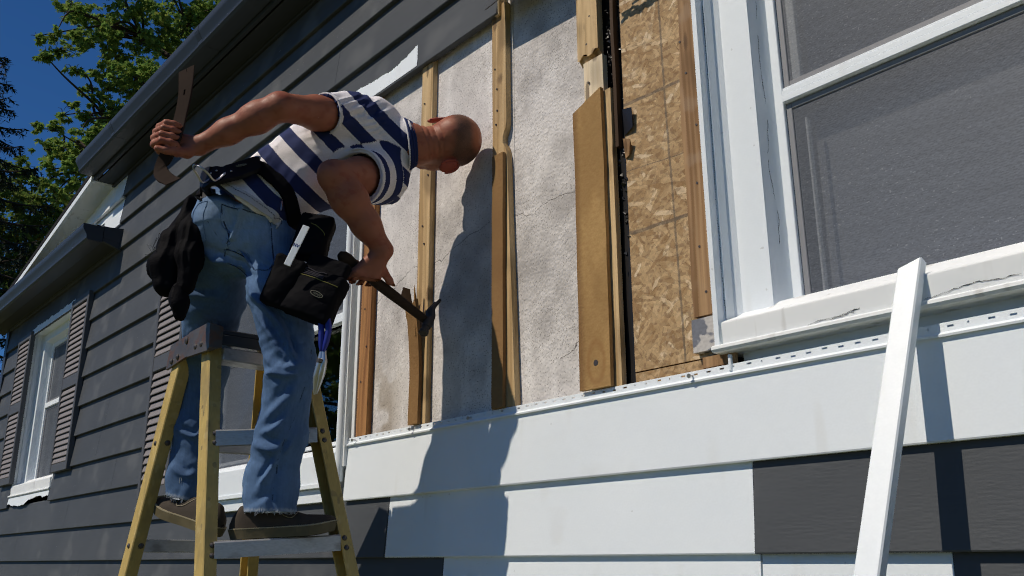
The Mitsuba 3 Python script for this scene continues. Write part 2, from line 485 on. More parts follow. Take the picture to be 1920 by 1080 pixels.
# cover strip between stepped pieces of the low white row
# nailing flange along the top of the white panel, with its slots
fl = tm2man(prism([(0.0085, 2.195), (-0.0035, 2.1925), (-0.0125, 2.188), (-0.0135, 2.1925), (-0.0055, 2.1985), (-0.0045, 2.2165), (-0.0020, 2.2175), (0.0, 2.2)], -3.02, XR))
x, slots = -2.985, []
while x < 2.9:
    L = 0.013 if rng.random() < 0.72 else 0.004
    zc = 2.2095 + (0.001 * rng.standard_normal())
    slots.append(tm2man(bx(x, x + L, -0.03, 0.03, zc - 0.0022, zc + 0.0022, 0.0005)))
    x += 0.0385
add(H + '__nailing_flange', man2tm(fl - m3.Manifold.batch_boolean(slots, m3.OpType.Add)), 'white_vinyl', label='slotted white nailing flange along the top new board')
nm = []
for xx, zz in ((-1.372, 2.2075), (-2.24, 2.2075), (-2.93, 2.2075), (-2.56, 2.2075)):
    nm.append(cyl((xx, 0.0, zz), (xx + 0.004, -0.022, zz - 0.004), 0.0022, 8))
    nm.append(cyl((xx + 0.004, -0.022, zz - 0.004), (xx + 0.0044, -0.0245, zz - 0.0045), 0.0055, 10))
add(H + '__nail', join(*nm), 'bare_metal', kind='stuff')

# ragged bare patches left when the paint round a window was skipped: new white primer on the grey boards
def ragged(x0, x1, zb, z_of_x, y, jag, seed, dx=0.006):
    g = np.random.default_rng(seed)
    xs = np.arange(x0, x1 + dx / 2, dx)
    up = np.array([z_of_x(x) for x in xs]) + jag * (meshkit.fbm(np.stack([xs * 18, xs * 0 + seed, xs * 0], -1), 4) - 0.5) + g.normal(0, jag * 0.10, len(xs))
    return [(x, zb) for x in xs], list(zip(xs, up))


lo, up = ragged(-3.13, -2.575, 3.588, lambda x: np.interp(x, [-3.13, -3.05, -2.92, -2.75, -2.62, -2.59, -2.575], [3.690, 3.682, 3.668, 3.655, 3.678, 3.69, 3.60]), 0, 0.016, 3)
pts = lo + up[::-1]
pm = prism(pts, -0.0004, 0.0004, 'y')
v = np.array(pm.vertices)
v[:, 1] += -0.0205 + (v[:, 2] - 3.58) * 0.0205 / 0.198 - 0.0012
add(H + '__paint_patch', tm(v, pm.faces), 'white_vinyl', label='ragged white patch of bare primer above the stripped wall')
lo, up = ragged(-8.11, -6.97, 2.262, lambda x: np.interp(x, [-8.11, -7.83, -7.60, -7.50, -7.28, -7.08, -6.97], [2.214, 2.196, 2.192, 2.222, 2.236, 2.226, 2.222]), 0, 0.020, 5, 0.012)
pm = prism(lo + up[::-1], -0.0004, 0.0004, 'y')
v = np.array(pm.vertices)
v[:, 1] += -0.0205 + (v[:, 2] - 2.187) * 0.0205 / 0.198 - 0.0012
add(H + '__paint_patch', tm(v, pm.faces), 'white_vinyl', label='scalloped white paint under the far window')
lo, up = ragged(-8.14, -6.96, 3.57, lambda x: 3.625 + 0 * x, 0, 0.03, 9, 0.012)
pm = prism(lo + up[::-1], -0.0004, 0.0004, 'y')
v = np.array(pm.vertices)
v[:, 1] += -0.0205 + (v[:, 2] - 3.5765) * 0.0205 / 0.198 - 0.0012
add(H + '__paint_patch', tm(v, pm.faces), 'white_vinyl')

# boards pried away at the right of the stripped part: the end of the last grey board and a bent piece out of the wall
add(H + '__fiberboard_strip', bx(-2.118, -2.098, -0.014, 0.020, 3.575, 3.775, 0.001), 'new_wood', label='pale cut end of a grey board at the top of the stripped wall')
pb = prism([(-0.010, 3.562), (-0.015, 3.560), (-0.0, 3.78), (0.006, 3.78)], -2.092, -1.70)
v = np.array(pb.vertices)
v[:, 1] -= np.interp(v[:, 2], [3.56, 3.78], [0.085, 0.005]) * np.interp(v[:, 0], [-2.1, -1.7], [0.75, 1.0])
add(H + '__loose_board', tm(v, pb.faces), 'dark_gray', label='grey board end pried away from the wall')

# the stripped wall: sheathing, furring strips, fibre boards
for x0, x1 in ((-3.02, -2.06), (-2.0585, -1.66)):
    add(H + '__sheathing_panel', bx(x0, x1, 0.022, 0.034, 2.10, 4.0, 0.001), 'sheathing', label='weathered pale grey sheathing between furring strips')
add(H + '__sheathing_backing', bx(-1.25, 3.0, 0.036, 0.05, 2.03, 2.30, 0.001), 'white_vinyl')
add(H + '__tar_backing', bx(-1.66, -1.28, 0.044, 0.056, 2.16, 4.0, 0.001), 'tar')


def strip(x0, x1, y0, y1, z0, z1, m, wob=0.0008, seed=0, **kw):
    """a sawn timber: a subdivided box whose faces wander a little"""
    b = trimesh.creation.box(extents=(x1 - x0, y1 - y0, z1 - z0))
    b = tm(*trimesh.remesh.subdivide_to_size(b.vertices, b.faces, 0.028))
    b.merge_vertices()
    v = np.array(b.vertices)
    q = np.stack([v[:, 0] * 4, v[:, 1] * 4, v[:, 2] * 5], -1)
    v[:, 0] += wob * 2 * (meshkit.fbm(q + 3, 3, seed) - 0.5) + 0.0006 * (meshkit.noise(v * 90, seed) - 0.5)
    v[:, 1] += wob * (meshkit.fbm(q + 9, 3, seed + 4) - 0.5)
    v += [(x0 + x1) / 2, (y0 + y1) / 2, (z0 + z1) / 2]
    m_ = tm(v, b.faces)
    fn = kw.pop('edit', None)
    if fn:
        m_ = fn(m_)
    return add(H + '__' + kw.pop('part', 'furring_strip'), m_, m, smooth=35, **kw)


strip(-2.937, -2.868, -0.002, 0.020, 2.2188, 3.62, 'furring_wood', seed=1, label='reddish brown furring strip beside the middle window')
strip(-2.566, -2.497, -0.001, 0.020, 2.2188, 3.62, 'furring_wood', seed=2, label='furring strip behind the head of the hammer')


def notch(m):
    v = np.array(m.vertices)
    w = np.exp(-((v[:, 2] - 3.105) / 0.030) ** 2) * (v[:, 0] > -2.10)
    v[:, 0] -= 0.022 * w
    v[:, 0] += 0.038 * np.clip((3.1 - v[:, 2]) / 0.9, 0, 1) * (v[:, 0] > -2.10) - 0.006 * np.clip((v[:, 2] - 3.1), 0, 1)
    return tm(v, m.faces)


strip(-2.143, -2.072, -0.002, 0.020, 2.2188, 3.62, 'furring_wood', seed=3, edit=notch, label='furring strip with a rounded notch in its right edge')


def torn(z, amp, up, seed):
    def f(m):
        v = np.array(m.vertices)
        e = v[:, 2] > z - 0.03 if up else v[:, 2] < z + 0.03
        v[:, 2] += np.where(e, amp * (meshkit.fbm(np.stack([v[:, 0] * 40, v[:, 1] * 60, v[:, 0] * 0], -1), 3, seed) - 0.5), 0)
        return tm(v, m.faces)
    return f


strip(-1.732, -1.646, -0.004, 0.020, 3.225, 3.62, 'furring_wood', seed=4, edit=torn(3.225, 0.05, False, 2), label='old furring strip broken off above the pale new piece')
strip(-1.712, -1.634, 0.000, 0.020, 3.02, 3.213, 'new_wood', seed=5, label='short piece of pale new wood')
strip(-1.712, -1.607, 0.000, 0.018, 2.20, 3.09, 'furring_wood', seed=6)
strip(-1.602, -1.590, 0.006, 0.030, 2.90, 3.62, 'tar_wood', wob=0.004, seed=12, part='tar_paper')


def slant(m):
    v = np.array(m.vertices)
    t = np.clip((v[:, 2] - 2.95) / 0.11, 0, 1)
    v[:, 2] += t * (v[:, 0] + 1.69) * 0.36
    return tm(v, m.faces)


strip(-1.746, -1.630, -0.0165, -0.0035, 2.2195, 3.075, 'fiberboard', wob=0.003, seed=7, edit=slant, part='fiberboard_strip', label='wide brown fibreboard strip with a dark knot hole near its foot')
strip(-2.128, -2.074, -0.0165, -0.0035, 2.2195, 3.05, 'fiberboard', wob=0.003, seed=8, part='fiberboard_strip', label='narrow fibreboard strip on the notched furring strip')


def pry(m):
    v = np.array(m.vertices)
    t = np.clip((v[:, 2] - 2.35) / 0.3, 0, 1) ** 2
    v[:, 1] -= 0.030 * t
    e = v[:, 2] > 2.60
    v[:, 2] += np.where(e, 0.05 * (meshkit.fbm(np.stack([v[:, 0] * 55, v[:, 1] * 30, v[:, 0] * 0], -1), 3, 8) - 0.5) + 0.25 * (v[:, 0] + 2.545), 0)
    return tm(v, m.faces)


strip(-2.574, -2.517, -0.0175, -0.0045, 2.2195, 2.635, 'fiberboard', wob=0.003, seed=9, edit=pry, part='fiberboard_strip', label='short fibreboard strip being pried loose by the hammer')
add(H + '__splinter', hull([(-2.606, -0.045, 2.665), (-2.572, -0.055, 2.70), (-2.552, -0.04, 2.69), (-2.556, -0.02, 2.62), (-2.60, -0.02, 2.64), (-2.57, -0.02, 2.61)]), 'tar_wood', label='dark broken splinter behind the hammer handle')
add(H + '__splinter', hull([(-2.535, -0.035, 2.70), (-2.527, -0.038, 2.70), (-2.525, -0.03, 2.52), (-2.539, -0.025, 2.52), (-2.53, -0.015, 2.60)]), 'fiberboard')
# dark open joint with torn tar paper
strip(-1.606, -1.578, 0.026, 0.044, 2.17, 3.62, 'tar', wob=0.006, seed=10, part='tar_paper', label='black torn tar paper in the open joint')
tp = []
g = np.random.default_rng(4)
for i in range(320):
    zc = 2.5 + g.random() ** 0.7 * 1.1
    xc = -1.640 + g.random() * 0.058
    q = np.array([[0, 0, 0], [0.012, -0.01, 0.004], [0.006, -0.004, 0.02], [0.0, -0.012, 0.012]]) * (0.15 + 0.6 * g.random() ** 2)
    tp.append(hull(np.vstack([q, q + [0.001, 0.001, 0.0]]) + [xc, 0.028, zc] + g.normal(0, 0.002, (8, 3))))
add(H + '__tar_scrap', join(*tp), 'tar', kind='stuff')
add(H + '__tar_scrap', hull(np.array([(-1.575, 0.012, 3.01), (-1.535, 0.006, 3.0), (-1.538, 0.01, 2.94), (-1.578, 0.02, 2.93), (-1.577, 0.022, 3.0), (-1.54, 0.018, 2.95)])), 'tar', label='torn flap of black tar paper on the chipboard')
add(H + '__tar_scrap', hull(np.array([(-1.578, 0.012, 2.92), (-1.545, 0.006, 2.905), (-1.555, 0.01, 2.86), (-1.578, 0.02, 2.86), (-1.577, 0.022, 2.9), (-1.55, 0.018, 2.88)])), 'brown_wood')
strip(-1.578, -1.285, 0.022, 0.036, 2.251, 3.65, 'osb', wob=0.0006, seed=11, part='strand_board', label='strand board panel with pencil lines beside the white window')
strip(-1.578, -1.285, 0.0225, 0.036, 2.14, 2.2475, 'osb', wob=0.0006, seed=13, part='strand_board', label='narrow offcut of strand board under the cut line')


def wav(m):
    v = np.array(m.vertices)
    v[:, 0] += np.where(v[:, 0] < -1.345, 0.007 * (meshkit.fbm(np.stack([v[:, 2] * 7, v[:, 2] * 0, v[:, 2] * 0], -1), 3, 5) - 0.5) + 0.018 * np.clip((v[:, 2] - 2.9) / 0.5, 0, 1), 0)
    return tm(v, m.faces)


strip(-1.364, -1.296, 0.006, 0.0215, 2.352, 3.62, 'brown_wood', seed=14, edit=wav, part='window_stud', label='weathered brown timber along the edge of the white window')
def t_block(p, n, uv):
    m = smoothstep(0.47, 0.53, n2(p, 24.0))
    return mix((0.50, 0.48, 0.46), (0.17, 0.18, 0.21), m) * (0.88 + 0.2 * noise(p.x * 200, p.y * 200, p.z * 200))


mat('blotched', pr(mikit.proc(t_block), 0.8, 0.2))
strip(-1.368, -1.298, 0.000, 0.0215, 2.262, 2.345, 'blotched', seed=15, part='corner_block', label='small block with blotched grey and white paint at the corner of the window')
add(H + '__sill_end_strip', bx(-1.35, -1.255, 0.010, 0.022, 2.222, 2.250, 0.001), 'brown_wood')
# nail heads in the timbers
nm = []
for x0, zs in ((-2.905, (2.42, 2.55, 2.7, 2.83, 3.02)), (-2.535, (2.86, 2.93, 3.12, 3.25, 3.42)), (-2.115, (3.17, 3.22, 3.3, 3.38)), (-1.69, (3.14, 3.27, 3.36, 3.48)), (-1.33, (2.41, 2.53, 2.7, 2.86, 3.02, 3.12))):
    for z in zs:
        xx = x0 + g.normal(0, 0.010)
        yy = -0.0035 if x0 < -1.5 else 0.0055
        nm.append(cyl((xx, yy + 0.004, z), (xx, yy - 0.0012, z), 0.0034, 8))
nm.append(cyl((-1.683, -0.012, 2.288), (-1.683, -0.0178, 2.288), 0.0085, 12))
add(H + '__nail', join(*nm), 'rivet_metal', kind='stuff')

# a torn strand of building paper hanging from the cladding above, its shadow on the strand board
tw = []
for pts, r in (([(-1.42, -0.03, 3.60), (-1.44, -0.085, 3.475), (-1.50, -0.090, 3.447), (-1.57, -0.090, 3.444), (-1.607, -0.090, 3.436)], 0.010), ([(-1.53, -0.092, 3.447), (-1.545, -0.095, 3.462), (-1.598, -0.095, 3.468)], 0.007), ([(-1.56, -0.088, 3.442), (-1.60, -0.086, 3.452)], 0.005), ([(-1.49, -0.09, 3.45), (-1.515, -0.10, 3.49), (-1.56, -0.11, 3.50)], 0.007)):
    q = smoothline(pts, 6)
    tw.append(sweep(q + np.random.default_rng(len(pts)).normal(0, 0.0025, q.shape), np.linspace(r, r * 0.4, len(q)), 6))
add(H + '__torn_paper', join(*tw), 'tar')
# walls behind the cladding, interior, roof
add(H + '__wall', join(bx(XL, -8.12, 0.014, 0.2, 0.0, 4.35), bx(-8.12, -6.97, 0.014, 0.2, 0.0, 2.2), bx(-8.12, -6.97, 0.014, 0.2, 3.66, 4.35), bx(-6.97, -4.62, 0.014, 0.2, 0.0, 4.35), bx(-4.62, -3.0, 0.014, 0.2, 0.0, 2.0), bx(-4.62, -3.03, 0.014, 0.2, 3.6, 4.35),
                       bx(-3.02, -1.28, 0.06, 0.2, 0.0, 4.35), bx(-1.28, -0.10, 0.06, 0.2, 0.0, 2.2), bx(-1.28, -0.10, 0.014, 0.2, 3.6, 4.35), bx(-0.10, XR, 0.014, 0.2, 0.0, 4.35)), 'dark_gray')
add(H + '__wall', join(bx(XL - 0.01, XL + 0.15, 0.0, 7.0, 0.0, 4.35), bx(XR - 0.1, XR, 0.02, 7.0, 0, 4.35), bx(XL, XR, 6.9, 7.0, 0, 4.35)), 'gray_siding')
add(H + '__interior', join(bx(XL + 0.2, XR - 0.1, 1.2, 1.25, 0.3, 4.3), bx(XL + 0.2, XR - 0.1, 0.2, 1.2, 0.28, 0.3), bx(XL + 0.2, XR - 0.1, 0.2, 1.2, 4.3, 4.32)), 'room_dark')
add(H + '__corner_post', bx(XL - 0.035, XL + 0.05, -0.022, 0.03, 0.0, 3.80), 'gutter_gray')

# upper eave: soffit boards, fascia, gutter
EX = -6.40
def soffit(z, y0, y1, x0, x1, m, name='soffit', **kw):
    xs = np.arange(x0, x1 + 0.01, 1.6)
    for a, b in zip(xs, np.append(xs[1:], x1)):
        if b - a > 0.05:
            add(f'{H}__{name}', bx(a + 0.001, b - 0.001, y0, y1, z, z + 0.012, 0.001), m, **kw)


soffit(4.351, -0.118, 0.012, EX, XR, 'soffit_gray')
add(H + '__frieze', bx(EX, XR, -0.020, -0.002, 4.333, 4.349), 'soffit_gray')
add(H + '__fascia', bx(EX, XR, -0.148, -0.128, 4.352, 4.50), 'dark_gray')
GP = [(-0.151, 4.372), (-0.238, 4.372), (-0.250, 4.385), (-0.252, 4.405), (-0.272, 4.438), (-0.278, 4.452), (-0.278, 4.478), (-0.266, 4.478), (-0.266, 4.470), (-0.272, 4.470), (-0.272, 4.454), (-0.266, 4.442), (-0.246, 4.408), (-0.245, 4.388), (-0.235, 4.378), (-0.157, 4.378), (-0.157, 4.478), (-0.151, 4.478)]
def gutter(dz, dy, x0, x1, name='gutter', **kw):
    p = [(a + dy, b + dz) for a, b in GP]
    solid = [(-0.151 + dy, 4.372 + dz)] + p[1:7] + [(-0.151 + dy, 4.478 + dz)]
    return add(f'{H}__{name}', join(prism(p, x0 + 0.003, x1 - 0.003), prism(solid, x0, x0 + 0.003), prism(solid, x1 - 0.003, x1)), 'gutter_gray', smooth=30, **kw)


gutter(0.006, 0.0, EX, XR, label='dark grey gutter along the upper eave')
gm = []
for xx in (-5.7, -4.3, -2.9, -1.5):
    gm.append(prism([(a + (-0.0015 if i < 7 else 0), b + 0.006 - (0.0015 if i < 2 else 0)) for i, (a, b) in enumerate(GP)], xx, xx + 0.05))
add(H + '__gutter_clip', join(*gm), 'gutter_gray', kind='stuff')
# the roof over the upper eave, and the rake that steps down to the left
add(H + '__roof', prism([(-0.20, 4.50), (3.6, 5.75), (7.0, 4.55), (7.0, 4.45), (-0.20, 4.47)], EX - 0.02, XR + 0.1), 'shingle')
def sloped(x0, x1, y0, y1, z_top0, z_top1, th):
    return hull([(x, y, z + o) for x, z in ((x0, z_top0), (x1, z_top1)) for y in (y0, y1) for o in (0, -th)])


add(H + '__rake_soffit', sloped(-8.9, -6.402, -0.140, 0.010, 3.932, 4.362, 0.012), 'old_white', label='white soffit of the sloping roof edge')
add(H + '__rake_fascia', sloped(-8.9, -6.405, -0.160, -0.141, 3.952, 4.388, 0.044), 'white_vinyl', label='white sloping fascia board above the lower gutter')
add(H + '__roof', sloped(-9.3, -6.43, -0.163, 3.0, 3.925, 4.425, 0.036), 'shingle', label='dark shingle edge of the lower roof')
add(H + '__frieze', sloped(-6.75, -6.10, -0.030, -0.012, 4.172, 4.180, 0.022), 'old_white')
# lower eave and gutter
add(H + '__soffit', hull([(x, y, z) for x in (-9.3, -6.04) for y, z in ((0.0, 3.800), (-0.128, 3.822), (-0.128, 3.834), (0.0, 3.812))]), 'soffit_gray', label='dark soffit of the lower eave')
add(H + '__eave_box', hull([(x, y, z) for x in (-6.062, -6.040) for y, z in ((-0.002, 3.762), (-0.002, 3.918), (-0.128, 3.905), (-0.128, 3.805), (-0.05, 3.785))]), 'gutter_gray', label='boxed end of the lower eave')
add(H + '__fascia', bx(-9.3, -6.042, -0.134, -0.1295, 3.80, 3.93), 'dark_gray')
gutter(-0.578, 0.017, -9.32, -6.035, label='dark grey gutter along the lower eave')
add(H + '__roof', sloped(-9.3, -6.10, -0.16, -0.02, 3.93, 3.93, 0.02), 'shingle')


# ------------------------------------------------------------------ windows
def extr_z(poly, z0, z1):
    return prism(poly, z0, z1, 'z')


mat('blind_gray', pr((0.30, 0.31, 0.33), 0.8, 0.1))


def window(x0, x1, z0, z1, zr, label, right=True, o=0.0, screens=('low', 'up'), low_x1=None):
    """jambs stepped in plan, head, sill with nosing, two sashes behind an insect screen"""
    W = pkey(H + '__window')
    labels[W] = {'label': label}
    def wadd(n, m, mt, **kw):
        return add(f'{W}__{n}', m, mt, **kw)
    jamb = [(x0, 0.03), (x0, -0.036), (x0 + 0.014, -0.036), (x0 + 0.016, -0.012), (x0 + 0.022, -0.010), (x0 + 0.026, 0.016), (x0 + 0.042, 0.030), (x0 + 0.128, 0.030), (x0 + 0.130, 0.036), (x0 + 0.149, 0.082), (x0 + 0.149, 0.13), (x0, 0.13)]
    jamb = [(a, c + o) for a, c in jamb]
    zb = z0 + 0.065
    wadd('jamb', extr_z(jamb, zb - 0.05, z1), 'white_vinyl', smooth=25)
    if right:
        wadd('jamb', extr_z([(x0 + x1 - a, b) for a, b in jamb][::-1], zb - 0.05, z1), 'white_vinyl', smooth=25)
    else:
        wadd('jamb', extr_z([(x1 - 0.05, 0.13), (x1 - 0.05, 0.06), (x1 - 0.03, 0.05), (x1 - 0.03, -0.02), (x1, -0.02), (x1, 0.13)], zb - 0.05, z1), 'old_white')
    hd = [(-0.036, z1 + 0.05), (-0.036, z1), (0.030, z1 - 0.004), (0.030, z1 - 0.07), (0.082, z1 - 0.08), (0.13, z1 - 0.08), (0.13, z1 + 0.05)]
    hd = [(a + o, c) for a, c in hd]
    wadd('head', prism(hd, x0, x1), 'white_vinyl')
    xa, xb = x0 + 0.149, (x1 - 0.149 if right else x1 - 0.05)
    y = 0.082 + o
    # sash frame round the opening, meeting rail
    wadd('sash', join(bx(xa - 0.003, xa + 0.024, y + 0.001, y + 0.03, zb + 0.03, z1 - 0.08), bx(xb - 0.024, xb + 0.003, y + 0.001, y + 0.03, zb + 0.03, z1 - 0.08), bx(xa + 0.0245, xb - 0.0245, y + 0.002, y + 0.03, z1 - 0.115, z1 - 0.081)), 'white_vinyl')
    wadd('meeting_rail', join(bx(xa + 0.024, xb - 0.024, y - 0.004, y + 0.028, zr - 0.022, zr - 0.004), bx(xa + 0.024, xb - 0.024, y - 0.001, y + 0.028, zr - 0.0035, zr + 0.012), bx(xa + 0.024, xb - 0.024, y + 0.003, y + 0.028, zr + 0.0125, zr + 0.020)), 'white_vinyl')
    e = 0.0255
    sf = 0.016
    for (a, b, tag) in ((zb + 0.036, zr - 0.024, 'low'), (zr + 0.021, z1 - 0.116, 'up')):
        xs = xb if tag == 'up' or low_x1 is None else low_x1
        if tag not in screens:
            wadd('pane', tm([(xa + e, y + 0.016, a), (xb - e, y + 0.016, a), (xb - e, y + 0.016, b), (xa + e, y + 0.016, b)], [(0, 1, 2), (0, 2, 3)]), 'pane_glass')
            continue
        wadd('screen_frame', join(bx(xa + e, xa + e + sf, y + 0.010, y + 0.024, a, b), bx(xs - e - sf, xs - e, y + 0.010, y + 0.024, a, b), bx(xa + e + sf, xs - e - sf, y + 0.010, y + 0.024, a, a + sf), bx(xa + e + sf, xs - e - sf, y + 0.010, y + 0.024, b - sf, b)), 'screen_frame')
        wadd('screen', tm([(xa + e, y + 0.014, a), (xs - e, y + 0.014, a), (xs - e, y + 0.014, b), (xa + e, y + 0.014, b)], [(0, 1, 2), (0, 2, 3)]), 'screen_mesh')
        s2 = 0.050
        wadd('stile', join(bx(xa + e + s2 - 0.006, xa + e + s2, y + 0.017, y + 0.034, a + 0.02, b - 0.05), bx(xb - e - s2, xb - e - s2 + 0.006, y + 0.017, y + 0.034, a + 0.02, b - 0.05), bx(xa + e + s2 + 0.0005, xb - e - s2 - 0.0005, y + 0.017, y + 0.034, a + 0.024, a + 0.040)) if tag == 'low' else bx(xa + e + 0.022, xa + e + 0.045, y + 0.017, y + 0.034, a, b - 0.02), 'old_white')
        wadd('pane', tm([(xa + e, y + 0.040, a), (xb - e, y + 0.040, a), (xb - e, y + 0.040, b), (xa + e, y + 0.040, b)], [(0, 1, 2), (0, 2, 3)]), 'pane_glass')
    return W, wadd, zb, xa, xb


W1, w1, zb1, xa1, xb1 = window(-1.30, -0.10, 2.24, 3.56, 2.903, 'white sash window with insect screens at the right edge of the photo', o=0.032)
def sill(wadd, x0, x1, z0, z1, o=0.0):
    """a thick sill with a rounded left end and a nosing along its foot"""
    prof = [(0.10, z1 + 0.046), (0.045, z1 + 0.046), (0.02, z1 + 0.026), (-0.040, z1 + 0.003), (-0.048, z1 - 0.001), (-0.050, z1 - 0.006), (-0.0475, z0 + 0.016), (-0.045, z0 + 0.014), (0.10, z0 + 0.014)]
    prof = [(a + o, c) for a, c in prof]
    a = prism(prof, x0 + 0.030, x1 - 0.030)
    wadd('sill', a, 'old_white', smooth=25)
    nose = [(0.06, z0 + 0.0135), (-0.052, z0 + 0.0145), (-0.060, z0 + 0.010), (-0.061, z0 + 0.003), (-0.056, z0 - 0.003), (0.06, z0 - 0.004)]
    nose = [(a + o, c) for a, c in nose]
    wadd('sill_nosing', prism(nose, x0 + 0.004, x1 - 0.004), 'old_white', smooth=25)


w1('blind', bx(xa1 + 0.062, xb1 - 0.062, 0.082 + 0.032 + 0.075, 0.082 + 0.032 + 0.079, 2.36, 2.815, 0.0005), 'blind_gray', label='grey blind behind the lower pane')
sill(w1, -1.298, -0.105, 2.250, 2.318, 0.033)
w1('sill_bracket', bx(-1.262, -1.254, -0.010, 0.0, 2.200, 2.24), 'white_vinyl')
# cracked paint along the sill and the jamb
cr = []
g2 = np.random.default_rng(21)
def crack(pts, r):
    p = smoothline(pts, 6)
    p = p + g2.normal(0, 0.0012, p.shape) * [1, 0.2, 1]
    return sweep(p, 0.55 * r * (0.4 + g2.random(len(p))), 4)


cr.append(crack([(-1.05, -0.0165, 2.266), (-1.0, -0.0165, 2.270), (-0.96, -0.0165, 2.272), (-0.93, -0.0165, 2.280)], 0.0011))
cr.append(crack([(-0.99, -0.0165, 2.268), (-0.95, -0.0165, 2.273), (-0.92, -0.0165, 2.279)], 0.0012))
cr.append(crack([(-0.78, -0.0165, 2.268), (-0.74, -0.0165, 2.272), (-0.69, -0.0165, 2.279), (-0.66, -0.0165, 2.277), (-0.60, -0.0165, 2.276)], 0.0012))
cr.append(crack([(-1.2, -0.0165, 2.262), (-1.1, -0.0165, 2.2635), (-1.0, -0.0165, 2.264)], 0.0006))
w1('paint_crack', join(*cr), 'dark_gray', kind='stuff')
cr = [crack([(-1.1605, 0.090, 3.20), (-1.163, 0.084, 3.0), (-1.160, 0.091, 2.85), (-1.164, 0.082, 2.72), (-1.159, 0.093, 2.60), (-1.160, 0.091, 2.5)], 0.0009),
      crack([(-1.281, 0.0205, 3.2), (-1.282, 0.0205, 2.8), (-1.281, 0.0205, 2.45), (-1.281, 0.0205, 2.33)], 0.0010)]
w1('paint_crack', join(*cr), 'dark_gray', kind='stuff')

W2, w2, zb2, xa2, xb2 = window(-4.62, -2.985, 2.10, 3.56, 2.75, 'wide white sash window behind the ladder', right=False, low_x1=-3.60)
w2('sill', prism([(0.10, 2.205), (0.03, 2.20), (-0.030, 2.172), (-0.034, 2.166), (-0.034, 2.062), (-0.040, 2.060), (-0.040, 2.045), (0.0, 2.043), (0.10, 2.04)], -4.60, -3.03), 'white_vinyl', smooth=25)
w2('apron', bx(-4.60, -3.04, -0.022, 0.02, 1.992, 2.042), 'white_vinyl')
add(H + '__trim_tube', sweep(smoothline([(-3.012, -0.022, 2.06), (-3.010, -0.022, 2.4), (-3.008, -0.022, 2.9), (-3.008, -0.022, 3.56)], 4), 0.017, 12), 'white_vinyl', smooth=True, label='white corner trim at the left edge of the stripped wall')
add(H + '__trim_strip', bx(-2.968, -2.948, -0.004, 0.022, 2.20, 3.57), 'old_white', label='thin white strip left of the first furring strip')
W3, w3, zb3, xa3, xb3 = window(-8.12, -6.97, 2.255, 3.58, 2.985, 'far white sash window between two shutters', o=0.032)
sill(w3, -8.12, -6.96, 2.268, 2.352, 0.036)


# ------------------------------------------------------------------ shutters
def shutter(x0, x1, z0, z1, zm, label):
    S = pkey(H + '__shutter')
    labels[S] = {'label': label}
    y0, y1 = -0.042, -0.006
    sw = 0.034
    add(f'{S}__stile', bx(x0, x0 + sw, y0, y1, z0, z1, 0.003), 'shutter_frame_gray')
    add(f'{S}__stile', bx(x1 - sw, x1, y0, y1, z0, z1, 0.003), 'shutter_frame_gray')
    for a, b in ((z0, z0 + 0.055), (zm - 0.042, zm + 0.042), (z1 - 0.055, z1)):
        add(f'{S}__rail', bx(x0 + sw + 0.0005, x1 - sw - 0.0005, y0 + 0.002, y1, a, b, 0.003), 'shutter_frame_gray')
    add(f'{S}__back', bx(x0 + 0.01, x1 - 0.01, y1 - 0.006, y1 - 0.0005, z0 + 0.01, z1 - 0.01), 'dark_gray')
    sl = prism([(-0.0385, -0.002), (-0.0400, 0.002), (-0.0385, 0.006), (-0.0285, 0.0345), (-0.025, 0.0355), (-0.024, 0.033), (-0.031, 0.0)], x0 + sw + 0.001, x1 - sw - 0.001)
    for a, b in ((z0 + 0.06, zm - 0.044), (zm + 0.047, z1 - 0.058)):
        n = int(round((b - a) / 0.0405))
        for i in range(n):
            v = np.array(sl.vertices)
            v[:, 2] += a + (b - a) * i / n
            add(f'{S}__slat', tm(v, sl.faces), 'shutter_gray')


shutter(-6.935, -6.53, 2.37, 3.60, 2.985, 'louvred shutter on the right side of the far window')
shutter(-8.46, -8.06, 2.37, 3.60, 2.985, 'louvred shutter on the left side of the far window')
shutter(-5.11, -4.69, 2.10, 3.58, 2.83, 'louvred shutter behind the tool pouches, beside the middle window')

# ------------------------------------------------------------------ the loose trim leaning on the sill
lt = 'trim_board'
a, b = np.array([-0.797, -0.030, 2.343]), np.array([-0.978, -0.890, 0.0])
d = (a - b) / np.linalg.norm(a - b)
s = np.array([1.0, 0.06, 0.0]); s -= d * (s @ d); s /= np.linalg.norm(s)
t = np.cross(s, d)
if t[1] > 0: t = -t
wd, dp, th = 0.046, 0.024, 0.0018
prof = [(-wd / 2, 0), (-wd / 2 + 0.001, dp * 0.5), (-wd / 2 + 0.002, dp * 0.5), (-wd / 2 + th, th), (wd / 2 - th, th)] 
prof = [(-wd / 2, -dp), (-wd / 2, -0.003), (-wd / 2 + 0.003, 0.0), (wd / 2 - 0.003, 0.0), (wd / 2, -0.003), (wd / 2, -dp), (wd / 2 - th, -dp), (wd / 2 - th, -th), (-wd / 2 + th, -th), (-wd / 2 + th, -dp)]
pm = prism(prof, 0, np.linalg.norm(a - b), 'z')
v = np.array(pm.vertices)
Ltot = np.linalg.norm(a - b)
v[:, 2] += np.where(v[:, 2] > Ltot * 0.9, (v[:, 0] / wd) * 0.022, 0)
v = b + v[:, :1] * s + v[:, 1:2] * t + v[:, 2:] * d
add(lt, tm(v, pm.faces), 'white_vinyl', label='long white metal trim board leaning against the window sill', cat='trim board')
